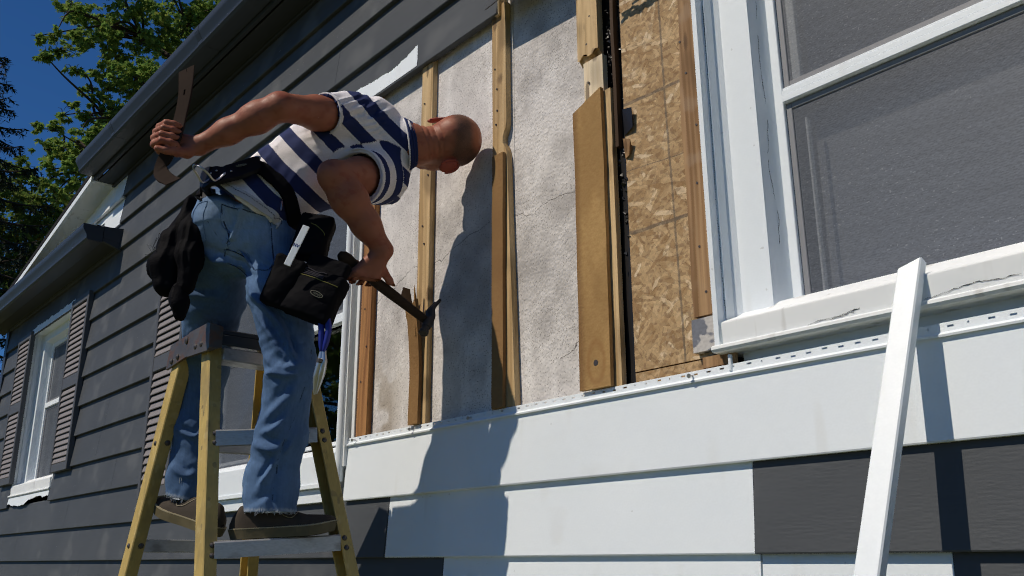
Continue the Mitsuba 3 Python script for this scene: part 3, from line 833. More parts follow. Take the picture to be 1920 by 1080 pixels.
# ------------------------------------------------------------------ the step ladder
LD = 'step_ladder'
labels[LD] = {'label': 'worn yellow fibreglass step ladder with metal steps, set up in front of the house wall', 'category': 'ladder'}
def line(z, p, q):
    """the point at height z on the line through p and q"""
    p, q = np.array(p), np.array(q)
    return p + (q - p) * (z - p[2]) / (q[2] - p[2])


RC = ((-2.545, -0.690, 1.741), (-2.712, -0.664, 2.43))      # front rail, camera side
RR = ((-2.462, -0.290, 1.737), (-2.600, -0.415, 2.43))      # front rail, wall side
RL = ((-3.138, -0.700, 1.738), (-2.905, -0.672, 2.44))      # rear rails
RF = ((-3.125, -0.295, 1.732), (-2.850, -0.418, 2.44))


def rail(pq, z0, z1, inner):
    """a channel rail: web on the outside, flanges turned in"""
    a, b = line(z0, *pq), line(z1, *pq)
    d = (b - a) / np.linalg.norm(b - a)
    s = np.array([1.0, 0, 0]); s -= d * (s @ d); s /= np.linalg.norm(s)
    t = np.cross(d, s)
    t = t if t[1] > 0 else -t
    w, h, th = 0.062, 0.036, 0.006
    sg_ = 1 if inner else -1
    prof = np.array([(-w / 2, 0), (-w / 2 + 0.003, -0.003), (w / 2 - 0.003, -0.003), (w / 2, 0), (w / 2, h), (w / 2 - th, h), (w / 2 - th, th), (-w / 2 + th, th), (-w / 2 + th, h), (-w / 2, h)])
    n = 24
    L = np.linalg.norm(b - a)
    pm = prism(prof, 0, L, 'z')
    v = np.array(pm.vertices)
    v[:, 1] -= h / 2
    v = a + v[:, :1] * s + v[:, 1:2] * t * sg_ + v[:, 2:] * d
    f = np.array(pm.faces)
    if np.linalg.det([s, t * sg_, d]) < 0:
        f = f[:, ::-1]
    return add(f'{LD}__rail', tm(v, f), 'yellow_fibreglass')


rail(RC, 0.0, 2.43, True)
rail(RR, 0.0, 2.43, False)
rail(RL, 0.0, 2.44, True)
rail(RF, 0.0, 2.44, False)
rv = []
def rivet(c, n, r=0.0085):
    c, n = np.asarray(c, float), np.asarray(n, float)
    n = n / np.linalg.norm(n)
    rv.append(sweep([c, c + n * 0.003, c + n * 0.006], [r, r * 0.9, r * 0.35], 10))


for i in range(-5, 2):
    zc, zr = 1.812 + 0.318 * i, 1.834 + 0.318 * i
    a, b = line(zc, *RC) + [0, 0.016, 0], line(zr, *RR) + [0, -0.016, 0]
    # a tread: top plate with a turned down front and back edge
    prof = [(-0.040, 0.022), (0.040, 0.022), (0.043, 0.018), (0.043, -0.024), (0.040, -0.024), (0.040, 0.017), (-0.040, 0.017), (-0.040, -0.020), (-0.043, -0.020), (-0.043, 0.018)]
    L = np.linalg.norm(b - a)
    pm = prism(prof, 0, L, 'z')
    v = np.array(pm.vertices)
    d = (b - a) / L
    s = np.array([1.0, 0, 0]); s -= d * (s @ d); s /= np.linalg.norm(s)
    u = np.cross(s, d); u = u if u[2] > 0 else -u
    v2 = a + v[:, :1] * s + v[:, 1:2] * u + v[:, 2:] * d
    f = np.array(pm.faces)
    if np.linalg.det([s, u, d]) < 0: f = f[:, ::-1]
    add(f'{LD}__step', tm(v2, f), 'aluminium')
    for (pq, sgn) in ((RC, 1), (RR, -1)):
        for dz in (0.012, -0.016):
            c = line((zc if pq is RC else zr) + dz, *pq) + [0.0315, 0.004 * sgn, 0]
            rivet(c, (1, 0, 0.3))
for i in range(-5, 2):
    z = 1.830 + 0.318 * i
    a, b = line(z, *RL) + [0.01, 0.012, 0], line(z, *RF) + [0.01, -0.012, 0]
    add(f'{LD}__brace', bar(a, b, 0.030, 0.040, (1, 0, 0)), 'aluminium')
    rivet(line(z, *RL) + [0.0315, 0.006, 0], (1, 0, -0.3), 0.010)
    rivet(line(z, *RL) + [0.0, -0.020, 0], (0, -1, 0), 0.009)
# top cap with steel end brackets
cap = bx(-2.835, -2.660, -0.690, -0.436, 2.452, 2.470, 0.004)
add(f'{LD}__top_cap', join(cap, bx(-2.663, -2.655, -0.668, -0.440, 2.420, 2.4515)), 'gutter_gray', smooth=30)
add(f'{LD}__step', join(bx(-2.735, -2.655, -0.648, -0.430, 2.372, 2.412, 0.003)), 'aluminium', label='narrow metal bar under the ladder top')
for (yc, sgn) in ((-0.695, -1), (-0.432, 1)):
    y0, y1 = sorted((yc, yc + sgn * 0.006))
    lp = tm2man(bx(-2.790, -2.628, yc - 0.004, yc + 0.004, 2.398, 2.478, 0.003))
    add(f'{LD}__bracket', hull([(x, y, z) for (x, z) in ((-2.800, 2.398), (-2.640, 2.392), (-2.628, 2.40), (-2.634, 2.474), (-2.646, 2.480), (-2.800, 2.476)) for y in (yc, yc + sgn * 0.012)] + [(-2.632, yc - sgn * 0.03, 2.47), (-2.632, yc - sgn * 0.03, 2.405)]), 'steel_bracket', smooth=20)
    if sgn < 0:
        add(f'{LD}__bracket', hull([(x, y, z) for (x, z) in ((-2.980, 2.385), (-2.806, 2.402), (-2.804, 2.474), (-2.955, 2.462)) for y in (yc + 0.001 * sgn, yc + sgn * 0.010)]), 'steel_bracket', smooth=20)
    for q in ((-2.735, 2.42), (-2.69, 2.42), (-2.93, 2.405), (-2.88, 2.412))[:4 if sgn < 0 else 2]:
        rivet((q[0], yc + sgn * 0.011, q[1]), (0, sgn, 0), 0.010)
    rivet((-2.815, yc + sgn * 0.011, 2.455), (0, sgn, 0), 0.013)
add(f'{LD}__rivet', join(*rv), 'rivet_metal', smooth=30, kind='stuff')
for pq in (RC, RR, RL, RF):
    c = line(0.0, *pq)
    add(f'{LD}__foot', bx(c[0] - 0.045, c[0] + 0.045, c[1] - 0.03, c[1] + 0.03, -0.012, 0.05, 0.008), 'tar')
# ------------------------------------------------------------------ trees behind the house
mat('bark', pr((0.055, 0.042, 0.032), 0.9, 0.1))
scene['maple_leaf'] = {'type': 'principledthin', 'base_color': {'type': 'mesh_attribute', 'name': 'vertex_color'}, 'roughness': 0.45, 'diff_trans': 0.85, 'spec_trans': 0.0}
scene['spruce_needle'] = {'type': 'twosided', 'bsdf': {'type': 'principled', 'base_color': {'type': 'mesh_attribute', 'name': 'vertex_color'}, 'roughness': 0.7, 'specular': 0.2}}


def leaves(centres, radii, per, size, g, base, warm=0.0, flat=0.75):
    """many small lobed leaves through the clusters' volumes"""
    V, F, Cc = [], [], []
    shape = np.array([(0, 0, 0), (0.30, 0.42, 0.05), (0.62, 0.38, 0.0), (0.55, 0.13, 0.03), (1.0, 0.0, -0.10), (0.55, -0.13, 0.03), (0.62, -0.38, 0.0), (0.30, -0.42, 0.05)])
    tri = np.array([(0, 1, 3), (1, 2, 3), (0, 3, 5), (3, 4, 5), (0, 5, 7), (5, 6, 7)])
    n = 0
    for c, r in zip(centres, radii):
        k = max(8, int(per * (r / 0.35) ** 2))
        d = g.normal(size=(k, 3))
        d /= np.linalg.norm(d, axis=1, keepdims=True)
        # twigs: leaves gather round a few points of the cluster
        tw = g.normal(size=(max(3, k // 14), 3))
        tw = tw / np.linalg.norm(tw, axis=1, keepdims=True) * (0.25 + 0.75 * g.random((len(tw), 1)) ** 0.6)
        p = tw[g.integers(0, len(tw), k)] + d * 0.26 * g.random((k, 1))
        p = np.asarray(c) + p * r * [1, 1, flat]
        for q in p:
            nn = g.normal(size=3) * 0.55 + [0.05, -0.30, 0.75]
            nn /= np.linalg.norm(nn)
            ax = np.cross(nn, g.normal(size=3)); ax /= np.linalg.norm(ax)
            ax = ax + [0, 0, -0.35]; ax /= np.linalg.norm(ax)
            bb = np.cross(nn, ax); bb /= np.linalg.norm(bb)
            nn = np.cross(ax, bb)
            s = size * (0.65 + 0.6 * g.random())
            V.append(q + s * (shape[:, :1] * ax + shape[:, 1:2] * bb + shape[:, 2:] * nn * (0.5 + g.random())))
            F.append(tri + n)
            n += 8
            t = g.random()
            cc = np.array(base) * (0.65 + 0.7 * t) * [1 + 0.25 * g.normal() * 0.5, 1, 1]
            if g.random() < warm:
                cc = cc * [2.6, 1.25, 0.8]
            Cc.append(np.repeat(np.clip(cc, 0.005, 0.6)[None], 8, 0))
    return tm(np.vstack(V), np.vstack(F)), np.vstack(Cc)


def limb(p, q, r0, r1, g, bend=0.12):
    p, q = np.asarray(p, float), np.asarray(q, float)
    L = np.linalg.norm(q - p)
    mid = [p + (q - p) * t + g.normal(0, bend * L * 0.5, 3) * math.sin(math.pi * t) + [0, 0, 0.10 * L * math.sin(math.pi * t)] for t in (0, 0.33, 0.66, 1)]
    s = smoothline(mid, 5)
    return sweep(s, np.linspace(r0, r1, len(s)), 6)


def maple(name, trunk, fork, groups, per, size, seed, base, label, warm=0.0, group=None, tw=0.24):
    g = np.random.default_rng(seed)
    labels[name] = {'label': label, 'category': 'tree', **({'group': group} if group else {})}
    wood_ = [sweep(smoothline([trunk, (np.array(trunk) + fork) / 2 + g.normal(0, 0.15, 3), fork], 6), np.linspace(tw * 1.25, tw * 0.7, 13), 10)]
    cs, rs = [], []
    for hub, members in groups:
        hub = np.asarray(hub, float)
        wood_.append(limb(fork, hub, tw * 0.42, 0.05, g))
        for (x, y, z, r) in members:
            wood_.append(limb(hub, (x, y, z), 0.035, 0.008, g, 0.16))
            cs.append((x, y, z)); rs.append(r)
            for _ in range(3):
                wood_.append(limb((x, y, z), np.array([x, y, z]) + g.normal(0, r * 0.5, 3), 0.010, 0.003, g))
    add(f'{name}__trunk', join(*wood_), 'bark', smooth=True)
    m, c = leaves(cs, rs, per, size, g, base, warm)
    add(f'{name}__crown', m, 'maple_leaf', color=c, kind='stuff')


MAPLE = [((-17.03, 3.09, 11.89), [(-17.12, 1.21, 11.21, 0.16), (-16.26, 1.35, 10.9, 0.22), (-17.02, 1.6, 11.03, 0.25), (-16.45, 1.81, 11.03, 0.29), (-17.13, 2.0, 11.42, 0.29), (-16.71, 1.64, 11.7, 0.29), (-17.4, 1.78, 12.13, 0.29), (-17.39, 2.25, 12.13, 0.35), (-18.11, 2.24, 12.51, 0.35), (-16.45, 2.5, 11.97, 0.36), (-17.08, 2.86, 12.57, 0.36), (-16.53, 2.27, 11.36, 0.38), (-17.19, 2.5, 11.84, 0.38), (-16.3, 2.87, 11.31, 0.36), (-16.97, 3.08, 11.8, 0.36), (-16.36, 2.09, 12.45, 0.4), (-17.04, 2.27, 12.96, 0.4)]), ((-17.18, 3.96, 12.57), [(-16.07, 3.06, 11.93, 0.37), (-16.78, 3.13, 12.4, 0.37), (-16.72, 3.64, 12.0, 0.39), (-17.38, 3.87, 12.41, 0.39), (-16.6, 3.94, 12.36, 0.39), (-17.26, 4.16, 13.0, 0.39), (-15.98, 4.04, 12.42, 0.36), (-16.66, 4.22, 12.85, 0.36), (-16.61, 3.14, 13.06, 0.45), (-17.23, 3.5, 13.49, 0.45), (-16.65, 4.21, 13.7, 0.46), (-17.27, 4.54, 14.38, 0.46), (-16.98, 4.68, 12.64, 0.36), (-17.66, 4.85, 12.82, 0.36)]), ((-16.78, 3.23, 10.76), [(-16.82, 2.56, 11.11, 0.34), (-17.52, 2.66, 11.37, 0.34), (-16.55, 2.25, 10.53, 0.27), (-15.89, 2.51, 10.33, 0.32), (-16.56, 2.71, 10.63, 0.32), (-15.51, 2.85, 10.37, 0.32), (-16.19, 3.02, 10.82, 0.32), (-16.61, 2.42, 10.32, 0.2), (-16.88, 2.98, 10.56, 0.32), (-17.56, 3.16, 11.05, 0.32), (-17.2, 3.5, 10.68, 0.33), (-17.88, 3.69, 11.03, 0.33)]), ((-16.54, 2.59, 9.54), [(-16.06, 1.2, 10.32, 0.24), (-16.21, 1.77, 10.32, 0.2), (-16.4, 1.98, 10.07, 0.18), (-16.28, 2.26, 9.84, 0.22), (-15.99, 2.46, 9.71, 0.24), (-16.41, 1.81, 9.69, 0.15), (-17.1, 1.87, 9.79, 0.17), (-16.22, 2.09, 9.5, 0.24), (-16.08, 2.43, 9.45, 0.28), (-16.75, 2.63, 9.87, 0.28), (-15.69, 1.87, 8.85, 0.23), (-15.69, 2.19, 8.91, 0.28), (-16.36, 2.39, 9.26, 0.28), (-16.11, 2.72, 9.68, 0.26)]), ((-16.41, 2.29, 8.54), [(-16.44, 1.34, 9.1, 0.16), (-14.86, 1.28, 8.44, 0.18), (-16.22, 1.46, 8.65, 0.22), (-15.86, 1.75, 8.57, 0.28), (-16.56, 1.82, 8.93, 0.28), (-16.65, 2.28, 9.01, 0.29), (-17.32, 2.47, 9.35, 0.29), (-15.94, 1.59, 8.21, 0.26), (-15.4, 1.88, 8.11, 0.27), (-16.1, 1.96, 8.44, 0.27), (-15.88, 1.47, 7.9, 0.21), (-16.05, 1.98, 8.08, 0.26), (-16.33, 2.41, 8.87, 0.27), (-16.97, 2.13, 8.21, 0.25), (-15.71, 1.6, 7.67, 0.21)]), ((-17.3, 4.22, 11.59), [(-17.33, 3.74, 11.92, 0.38), (-18.01, 3.9, 12.49, 0.38), (-16.97, 3.79, 11.16, 0.33), (-17.68, 3.88, 11.42, 0.33), (-17.42, 4.22, 12.02, 0.36), (-18.08, 4.43, 12.6, 0.36)])]
maple('maple_tree', (-17.6, 6.6, -0.1), (-17.2, 6.0, 6.2), MAPLE, 330, 0.095, 3, (0.20, 0.295, 0.068), 'sunlit broad-leaved green tree rising behind the roof gutter')
LOWTREE = [((-20.62, 2.23, 8.61), [(-21.3, 1.94, 9.61, 0.56), (-19.87, 2.53, 8.88, 0.47), (-19.71, 2.25, 8.35, 0.52), (-19.8, 2.05, 7.75, 0.26), (-19.38, 2.3, 7.7, 0.46), (-19.98, 2.26, 7.27, 0.45), (-20.17, 2.1, 9.53, 0.4), (-20.64, 1.85, 9.87, 0.41), (-20.14, 1.64, 7.07, 0.66)]), ((-20.55, 2.57, 8.3), [(-19.55, 2.05, 8.84, 0.51), (-20.48, 1.89, 8.6, 0.59), (-19.87, 2.67, 8.62, 0.39), (-20.08, 1.94, 7.57, 0.58), (-19.9, 1.93, 7.02, 0.52), (-19.96, 1.96, 6.54, 0.39), (-19.84, 2.65, 9.14, 0.31), (-20.05, 1.48, 8.04, 0.65), (-19.86, 1.32, 8.86, 0.65)])]
maple('broadleaf_tree', (-21.5, 4.5, -0.1), (-21.3, 4.0, 3.2), LOWTREE, 200, 0.115, 5, (0.13, 0.19, 0.045), 'darker leafy tree low behind the sloping roof edge', warm=0.02)


def spruce(name, base, h, w, seed, label, side):
    """drooping whorls of needle-covered branches round a straight trunk"""
    g = np.random.default_rng(seed)
    labels[name] = {'label': label, 'category': 'tree'}
    base = np.asarray(base, float)
    add(f'{name}__trunk', sweep([base, base + [0, 0, h * 0.5], base + [0, 0, h]], [0.22, 0.12, 0.02], 8), 'bark', smooth=True)
    V, F, Cc, B = [], [], [], []
    n = 0
    for z in np.arange(1.2, h - 0.2, 0.36):
        L = w * (1 - z / h) ** 0.9 + 0.15
        for a in np.arange(6) * math.tau / 6 + g.random() * 6:
            l = L * (0.75 + 0.4 * g.random())
            dirv = np.array([math.cos(a), math.sin(a), 0.0])
            t = np.linspace(0, 1, 9)[:, None]
            pts = base + [0, 0, z] + dirv * l * t + np.array([0, 0, 1.0]) * (-0.42 * l * t + 0.30 * l * t**2.4)
            B.append(sweep(pts, np.linspace(0.028, 0.005, 9), 4))
            # hanging twigs with needles
            for i in range(int(l * 30)):
                u = 0.12 + 0.88 * g.random()
                p = base + [0, 0, z] + dirv * l * u + np.array([0, 0, 1.0]) * (-0.42 * l * u + 0.30 * l * u**2.4)
                lat = np.cross(dirv, [0, 0, 1]) * g.choice((-1, 1))
                tl = 0.10 + 0.22 * g.random() * (1.15 - u)
                q = p + lat * tl * g.random() + dirv * tl * 0.5 + np.array([0, 0, -tl * (0.5 + 0.5 * g.random())])
                ax = (q - p) / np.linalg.norm(q - p)
                for k in range(9):
                    s = p + (q - p) * g.random()
                    dn = np.cross(ax, g.normal(size=3)); dn /= np.linalg.norm(dn)
                    e = s + (dn * 0.8 + ax * 0.6) * 0.075
                    wv = np.cross(dn, ax) * 0.012
                    V.append([s - wv, s + wv, e]); F.append([n, n + 1, n + 2]); n += 3
                    c = np.array((0.012, 0.022, 0.013)) * (0.6 + 0.9 * g.random())
                    Cc += [c, c, c]
    add(f'{name}__branch', join(*B), 'bark', smooth=True, kind='stuff')
    add(f'{name}__crown', tm(np.vstack(V), F), 'spruce_needle', color=np.array(Cc), kind='stuff')


spruce('spruce_tree', (-14.9, 0.22, -0.1), 9.9, 3.3, 8, 'dark drooping spruce at the left edge of the photo', 1)

# trees of the same kind across the yard, which the middle window mirrors
for YT, off, lab in (('yard_tree', (-11.0, -16.5, -2.6), 'far leafy tree across the front yard, mirrored in the middle window'), ('yard_tree_001', (-4.5, -12.2, -4.4), 'nearer leafy tree across the front yard, mirrored low in the middle window')):
    labels[YT] = {'label': lab, 'category': 'tree', 'group': 'trees across the front yard'}
    for q in ('trunk', 'crown'):
        scene[f'{YT}__{q}'] = {**scene[f'maple_tree__{q}'], 'to_world': T().translate(list(off))}
    labels[f'{YT}__crown'] = {'kind': 'stuff'}
# ------------------------------------------------------------------ blobs: distance fields turned into one smooth surface
def smin(a, b, k):
    h = np.clip(0.5 + 0.5 * (b - a) / k, 0, 1)
    return b + (a - b) * h - k * h * (1 - h)


def cone(P, a, b, ra, rb):
    a, b = np.asarray(a, float), np.asarray(b, float)
    d = b - a
    t = np.clip(((P - a) @ d) / (d @ d), 0, 1)
    return np.linalg.norm(P - a - t[:, None] * d, axis=1) - (ra + (rb - ra) * t)


def chain(P, pts, k=0.02):
    out = None
    for (a, ra), (b, rb) in zip(pts, pts[1:]):
        c = cone(P, a, b, ra, rb)
        out = c if out is None else smin(out, c, k)
    return out


def ell(P, c, R, r):
    """an ellipsoid: R holds its three axes as rows, r the radii"""
    q = (P - np.asarray(c, float)) @ np.asarray(R, float).T
    k0 = np.linalg.norm(q / r, axis=1)
    k1 = np.linalg.norm(q / np.square(r), axis=1) + 1e-9
    return k0 * (k0 - 1) / k1


def rbox(P, c, R, h, r):
    q = np.abs((P - np.asarray(c, float)) @ np.asarray(R, float).T) - (np.asarray(h, float) - r)
    return np.linalg.norm(np.maximum(q, 0), axis=1) + np.minimum(q.max(1), 0) - r


def tube_ell(P, st, grow=0.0):
    """a body of elliptic cross-section along stations (point, lateral axis, half width, half depth); returns distance, length along, lateral and depth coordinates"""
    best = np.full(len(P), 1e9)
    U, S, N = np.zeros(len(P)), np.zeros(len(P)), np.zeros(len(P))
    dist = np.full(len(P), 1e9)
    L0 = 0.0
    for (p, la, a, b), (q, lb, c, d) in zip(st, st[1:]):
        p, q = np.asarray(p), np.asarray(q)
        ax = q - p
        L = np.linalg.norm(ax)
        t = ((P - p) @ ax) / (L * L)
        tc = np.clip(t, 0, 1)
        w = P - p - tc[:, None] * ax
        lat = (1 - tc)[:, None] * la + tc[:, None] * lb
        axn = ax / L
        lat = lat - (lat @ axn)[:, None] * axn
        lat /= np.linalg.norm(lat, axis=1, keepdims=True)
        nrm = np.cross(lat, axn)
        s, n = (w * lat).sum(1), (w * nrm).sum(1)
        e = w @ axn
        A, B = a + (c - a) * tc + grow, b + (d - b) * tc + grow
        k0 = np.sqrt((s / A) ** 2 + (n / B) ** 2 + (e / np.minimum(A, B)) ** 2)
        k1 = np.sqrt((s / A**2) ** 2 + (n / B**2) ** 2 + (e / np.minimum(A, B) ** 2) ** 2) + 1e-9
        f = k0 * (k0 - 1) / k1
        near = f < dist
        dist = np.where(near, f, dist)
        U = np.where(near, L0 + t * L, U); S = np.where(near, s, S); N = np.where(near, n, N)
        L0 += L
    return dist, U, S, N


def surface(fn, lo, hi, h, B=8):
    """surface nets over the box lo..hi with cells of h, skipping blocks far from the surface"""
    lo, hi = np.asarray(lo, float), np.asarray(hi, float)
    nb = np.ceil((hi - lo) / (h * B)).astype(int)
    n = nb * B
    bi = np.stack(np.meshgrid(*[np.arange(k) for k in nb], indexing='ij'), -1).reshape(-1, 3)
    cen = lo + (bi + 0.5) * B * h
    fc = fn(cen)
    act = np.abs(fc) < B * h * 0.87 * 1.6 + 0.012
    G = np.empty(n, np.float32)
    Gb = G.reshape(nb[0], B, nb[1], B, nb[2], B)
    Gb[:] = np.where(fc > 0, 1.0, -1.0).reshape(nb)[:, None, :, None, :, None]
    off = np.stack(np.meshgrid(*[np.arange(B)] * 3, indexing='ij'), -1).reshape(-1, 3)
    ids = np.flatnonzero(act)
    for s in range(0, len(ids), 400):
        b = bi[ids[s:s + 400]]
        P = lo + (b[:, None] * B + off[None]) * h
        v = fn(P.reshape(-1, 3)).reshape(len(b), B, B, B)
        for q, vv in zip(b, v):
            Gb[q[0], :, q[1], :, q[2], :] = vv
    ins = G < 0
    c = [ins[i:n[0] - 1 + i, j:n[1] - 1 + j, k:n[2] - 1 + k] for i in (0, 1) for j in (0, 1) for k in (0, 1)]
    cnt = sum(x.astype(np.int8) for x in c)
    cells = np.argwhere((cnt > 0) & (cnt < 8))
    idx = -np.ones(n - 1, np.int64)
    idx[tuple(cells.T)] = np.arange(len(cells))
    acc, num = np.zeros((len(cells), 3)), np.zeros((len(cells), 1))
    co = np.array([(i, j, k) for i in (0, 1) for j in (0, 1) for k in (0, 1)])
    val = np.stack([G[tuple((cells + o).T)] for o in co], 1).astype(float)
    for a in range(8):
        for b in range(a + 1, 8):
            if np.abs(co[a] - co[b]).sum() != 1:
                continue
            x = (val[:, a] < 0) != (val[:, b] < 0)
            t = np.where(x, val[:, a] / np.where(x, val[:, a] - val[:, b], 1), 0)[:, None]
            acc += np.where(x[:, None], co[a] + t * (co[b] - co[a]), 0)
            num += x[:, None]
    V = lo + (cells + acc / np.maximum(num, 1)) * h
    F = []
    for ax in range(3):
        o1, o2 = [(1, 2), (2, 0), (0, 1)][ax]
        sl0, sl1 = [slice(1, -1)] * 3, [slice(1, -1)] * 3
        sl0[ax], sl1[ax] = slice(0, n[ax] - 1), slice(1, n[ax])
        A, Bv = ins[tuple(sl0)], ins[tuple(sl1)]
        e = np.argwhere(A != Bv)
        flip = A[tuple(e.T)]
        e = e + [1 if q != ax else 0 for q in range(3)]
        u, w = np.eye(3, dtype=int)[o1], np.eye(3, dtype=int)[o2]
        q = [idx[tuple((e - d).T)] for d in (0 * u, u, u + w, w)]
        q = np.stack(q, 1)
        ok = (q >= 0).all(1)
        q, flip = q[ok], flip[ok]
        q = np.where(flip[:, None], q, q[:, ::-1])
        F.append(np.vstack([q[:, [0, 1, 2]], q[:, [0, 2, 3]]]))
    m = tm(V, np.vstack(F))
    if m.volume < 0:
        m.invert()
    return m


def relax(m, it=6):
    """Taubin smoothing"""
    f = np.asarray(m.faces)
    e = np.unique(np.sort(np.vstack([f[:, [0, 1]], f[:, [1, 2]], f[:, [2, 0]]]), axis=1), axis=0)
    n = len(m.vertices)
    v = np.array(m.vertices)
    deg = np.maximum(np.bincount(e.ravel(), minlength=n), 1)[:, None]
    for k in range(2 * it):
        s = np.stack([np.bincount(e[:, 0], v[e[:, 1], c], n) + np.bincount(e[:, 1], v[e[:, 0], c], n) for c in range(3)], 1)
        v = v + (0.5 if k % 2 == 0 else -0.52) * (s / deg - v)
    return tm(v, f)


def unit(v):
    v = np.asarray(v, float)
    return v / np.linalg.norm(v)


def vnormals(m):
    return meshkit.arrays(m, True)[2]
# ------------------------------------------------------------------ the worker on the ladder
J = {k: np.array(v, float) for k, v in {
    'T0': (-2.513, -0.625, 2.852), 'T1': (-2.483, -0.550, 2.934), 'T2': (-2.455, -0.470, 3.004), 'T3': (-2.441, -0.375, 3.072), 'T4': (-2.370, -0.285, 3.100), 'T5': (-2.300, -0.235, 3.093),
    'latL0': (-2.593, -0.790, 2.883), 'latR0': (-2.434, -0.570, 2.785), 'shL': (-2.322, -0.430, 3.146), 'shR': (-2.360, -0.262, 2.996),
    'neck': (-2.286, -0.200, 3.091), 'head': (-2.246, -0.091, 3.119), 'crown': (-2.195, -0.028, 3.125), 'earU': (-2.303, -0.116, 3.222), 'earD': (-2.233, -0.114, 3.026),
    'Ls': (-2.372, -0.415, 3.155), 'Le': (-2.276, -0.700, 3.062), 'Lw': (-2.452, -0.865, 2.997), 'Lp': (-2.443, -0.930, 2.946),
    'Rs': (-2.372, -0.285, 2.985), 'Re': (-2.259, -0.520, 2.886), 'Rw': (-2.277, -0.430, 2.694),
    'hb': (-2.328, -0.450, 2.673), 'hh': (-2.317, -0.130, 2.513), 'pt': (-2.515, -0.900, 3.212), 'pb': (-2.463, -0.945, 2.848),
    'hipL': (-2.630, -0.705, 2.752), 'hipR': (-2.508, -0.595, 2.735), 'kR': (-2.435, -0.528, 2.327), 'aR': (-2.533, -0.520, 1.941), 'kL': (-2.950, -0.590, 2.402), 'aL': (-2.985, -0.588, 2.005),
    'Rheel': (-2.562, -0.605, 1.880), 'Rtoe': (-2.432, -0.345, 1.881), 'Lheel': (-2.802, -0.550, 1.870), 'Ltoe': (-3.106, -0.650, 1.945)}.items()}
PERSON = 'person'
labels[PERSON] = {'label': 'bald man in striped polo shirt and blue jeans bending from the ladder with a hammer', 'category': 'person'}


def t_skin(p, n, uv):
    a = n2(p, 14.0)
    f = noise(p.x * 420, p.y * 420, p.z * 420)
    c = mix((0.250, 0.086, 0.050), (0.335, 0.132, 0.080), a)
    c = mix(c, (0.215, 0.050, 0.030), 0.50 * smoothstep(0.5, 0.75, n2(p + 5.0, 40.0)))
    # sunburnt arms and neck; cropped hair round the bald crown
    hx, hy, hz = p.x - float(J['head'][0]), p.y - float(J['head'][1]), p.z - float(J['head'][2])
    u = hx * HU[0] + hy * HU[1] + hz * HU[2]
    b = hx * HF[0] + hy * HF[1] + hz * HF[2]
    r = dr.sqrt(hx * hx + hy * hy + hz * hz)
    crown = dr.sqrt(dr.square(u - 0.088) + dr.square(b + 0.045) + dr.square(hx * float(HR[0]) + hy * float(HR[1]) + hz * float(HR[2])) * 0.9)
    hair = smoothstep(0.13, 0.11, r) * smoothstep(-0.045, -0.015, u + 0.25 * b) * smoothstep(0.050, 0.080, crown) * smoothstep(0.06, 0.02, b)
    c = mix(c, (0.075, 0.045, 0.033), 0.88 * hair * (0.7 + 0.5 * noise(p.x * 700, p.y * 700, p.z * 700)))
    # sunburnt ears
    ea = dr.minimum(dr.sqrt(dr.square(p.x - float(EU[0])) + dr.square(p.y - float(EU[1])) + dr.square(p.z - float(EU[2]))), dr.sqrt(dr.square(p.x - float(ED[0])) + dr.square(p.y - float(ED[1])) + dr.square(p.z - float(ED[2]))))
    c = mix(c, (0.34, 0.060, 0.038), 0.75 * smoothstep(0.040, 0.026, ea))
    return c * (0.93 + 0.12 * f)


def t_cloth(p, n, uv):
    """polo stripes: uv.x counts stripes (even = white)"""
    s = uv.x - 2 * dr.floor(uv.x / 2)
    navy = smoothstep(0.0, 0.03, s) * smoothstep(1.0, 0.97, s)
    w = noise(p.x * 500, p.y * 500, p.z * 500)
    rim = smoothstep(0.5, 0.6, uv.y)
    c = mix((0.70, 0.68, 0.70), (0.018, 0.028, 0.095), navy)
    return mix(c, (0.66, 0.65, 0.66), rim) * (0.88 + 0.2 * w)


def t_denim(p, n, uv):
    a = n2(p, 7.0)
    tw = noise(p.x * 520 + p.z * 400, p.y * 520 + p.z * 400, p.z * 130)
    st = noise(p.x * 260, p.y * 260, p.z * 24)
    fade = uv.x
    c = mix((0.028, 0.060, 0.138), (0.135, 0.235, 0.405), dr.clip(0.55 * fade + 0.45 * a, 0, 1))
    c = mix(c, (0.27, 0.36, 0.48), 0.55 * smoothstep(0.55, 1.0, fade))
    c = mix(c, (0.30, 0.35, 0.40), uv.y * 0.8)
    return c * (0.78 + 0.22 * st + 0.22 * tw)


lat0, lat1 = unit(J['latR0'] - J['latL0']), unit(J['shR'] - J['shL'])
def lat(t):
    return unit((1 - t) * lat0 + t * lat1)


HU = unit(J['crown'] - J['neck'])
HL = J['earU'] - J['earD']; HL = unit(HL - HU * (HL @ HU)); HR = -HL
HF = np.cross(HL, HU)
mat('skin', {**pr(mikit.proc(t_skin), 0.5, 0.22)})
mat('polo_cotton', pr(mikit.proc(t_cloth), 0.85, 0.15, sheen=0.2))
mat('denim', pr(mikit.proc(t_denim), 0.85, 0.15, sheen=0.15))
mat('thread', pr((0.30, 0.20, 0.10), 0.8, 0.1))
mat('pale_thread', pr((0.34, 0.38, 0.43), 0.9, 0.1))
mat('black_nylon', {'type': 'bumpmap', 'tex': mikit.proc(lambda p, n, uv: noise(p.x * 420, p.y * 420, p.z * 420), eps=1e-3), 'scale': 0.0012, 'bsdf': pr((0.0060, 0.0060, 0.0075), 0.66, 0.03)})
mat('black_leather', pr((0.011, 0.011, 0.014), 0.40, 0.08))
mat('olive_piping', pr((0.16, 0.15, 0.035), 0.6, 0.3))
mat('chrome', pr((0.55, 0.55, 0.55), 0.22, 0.5, 1.0))

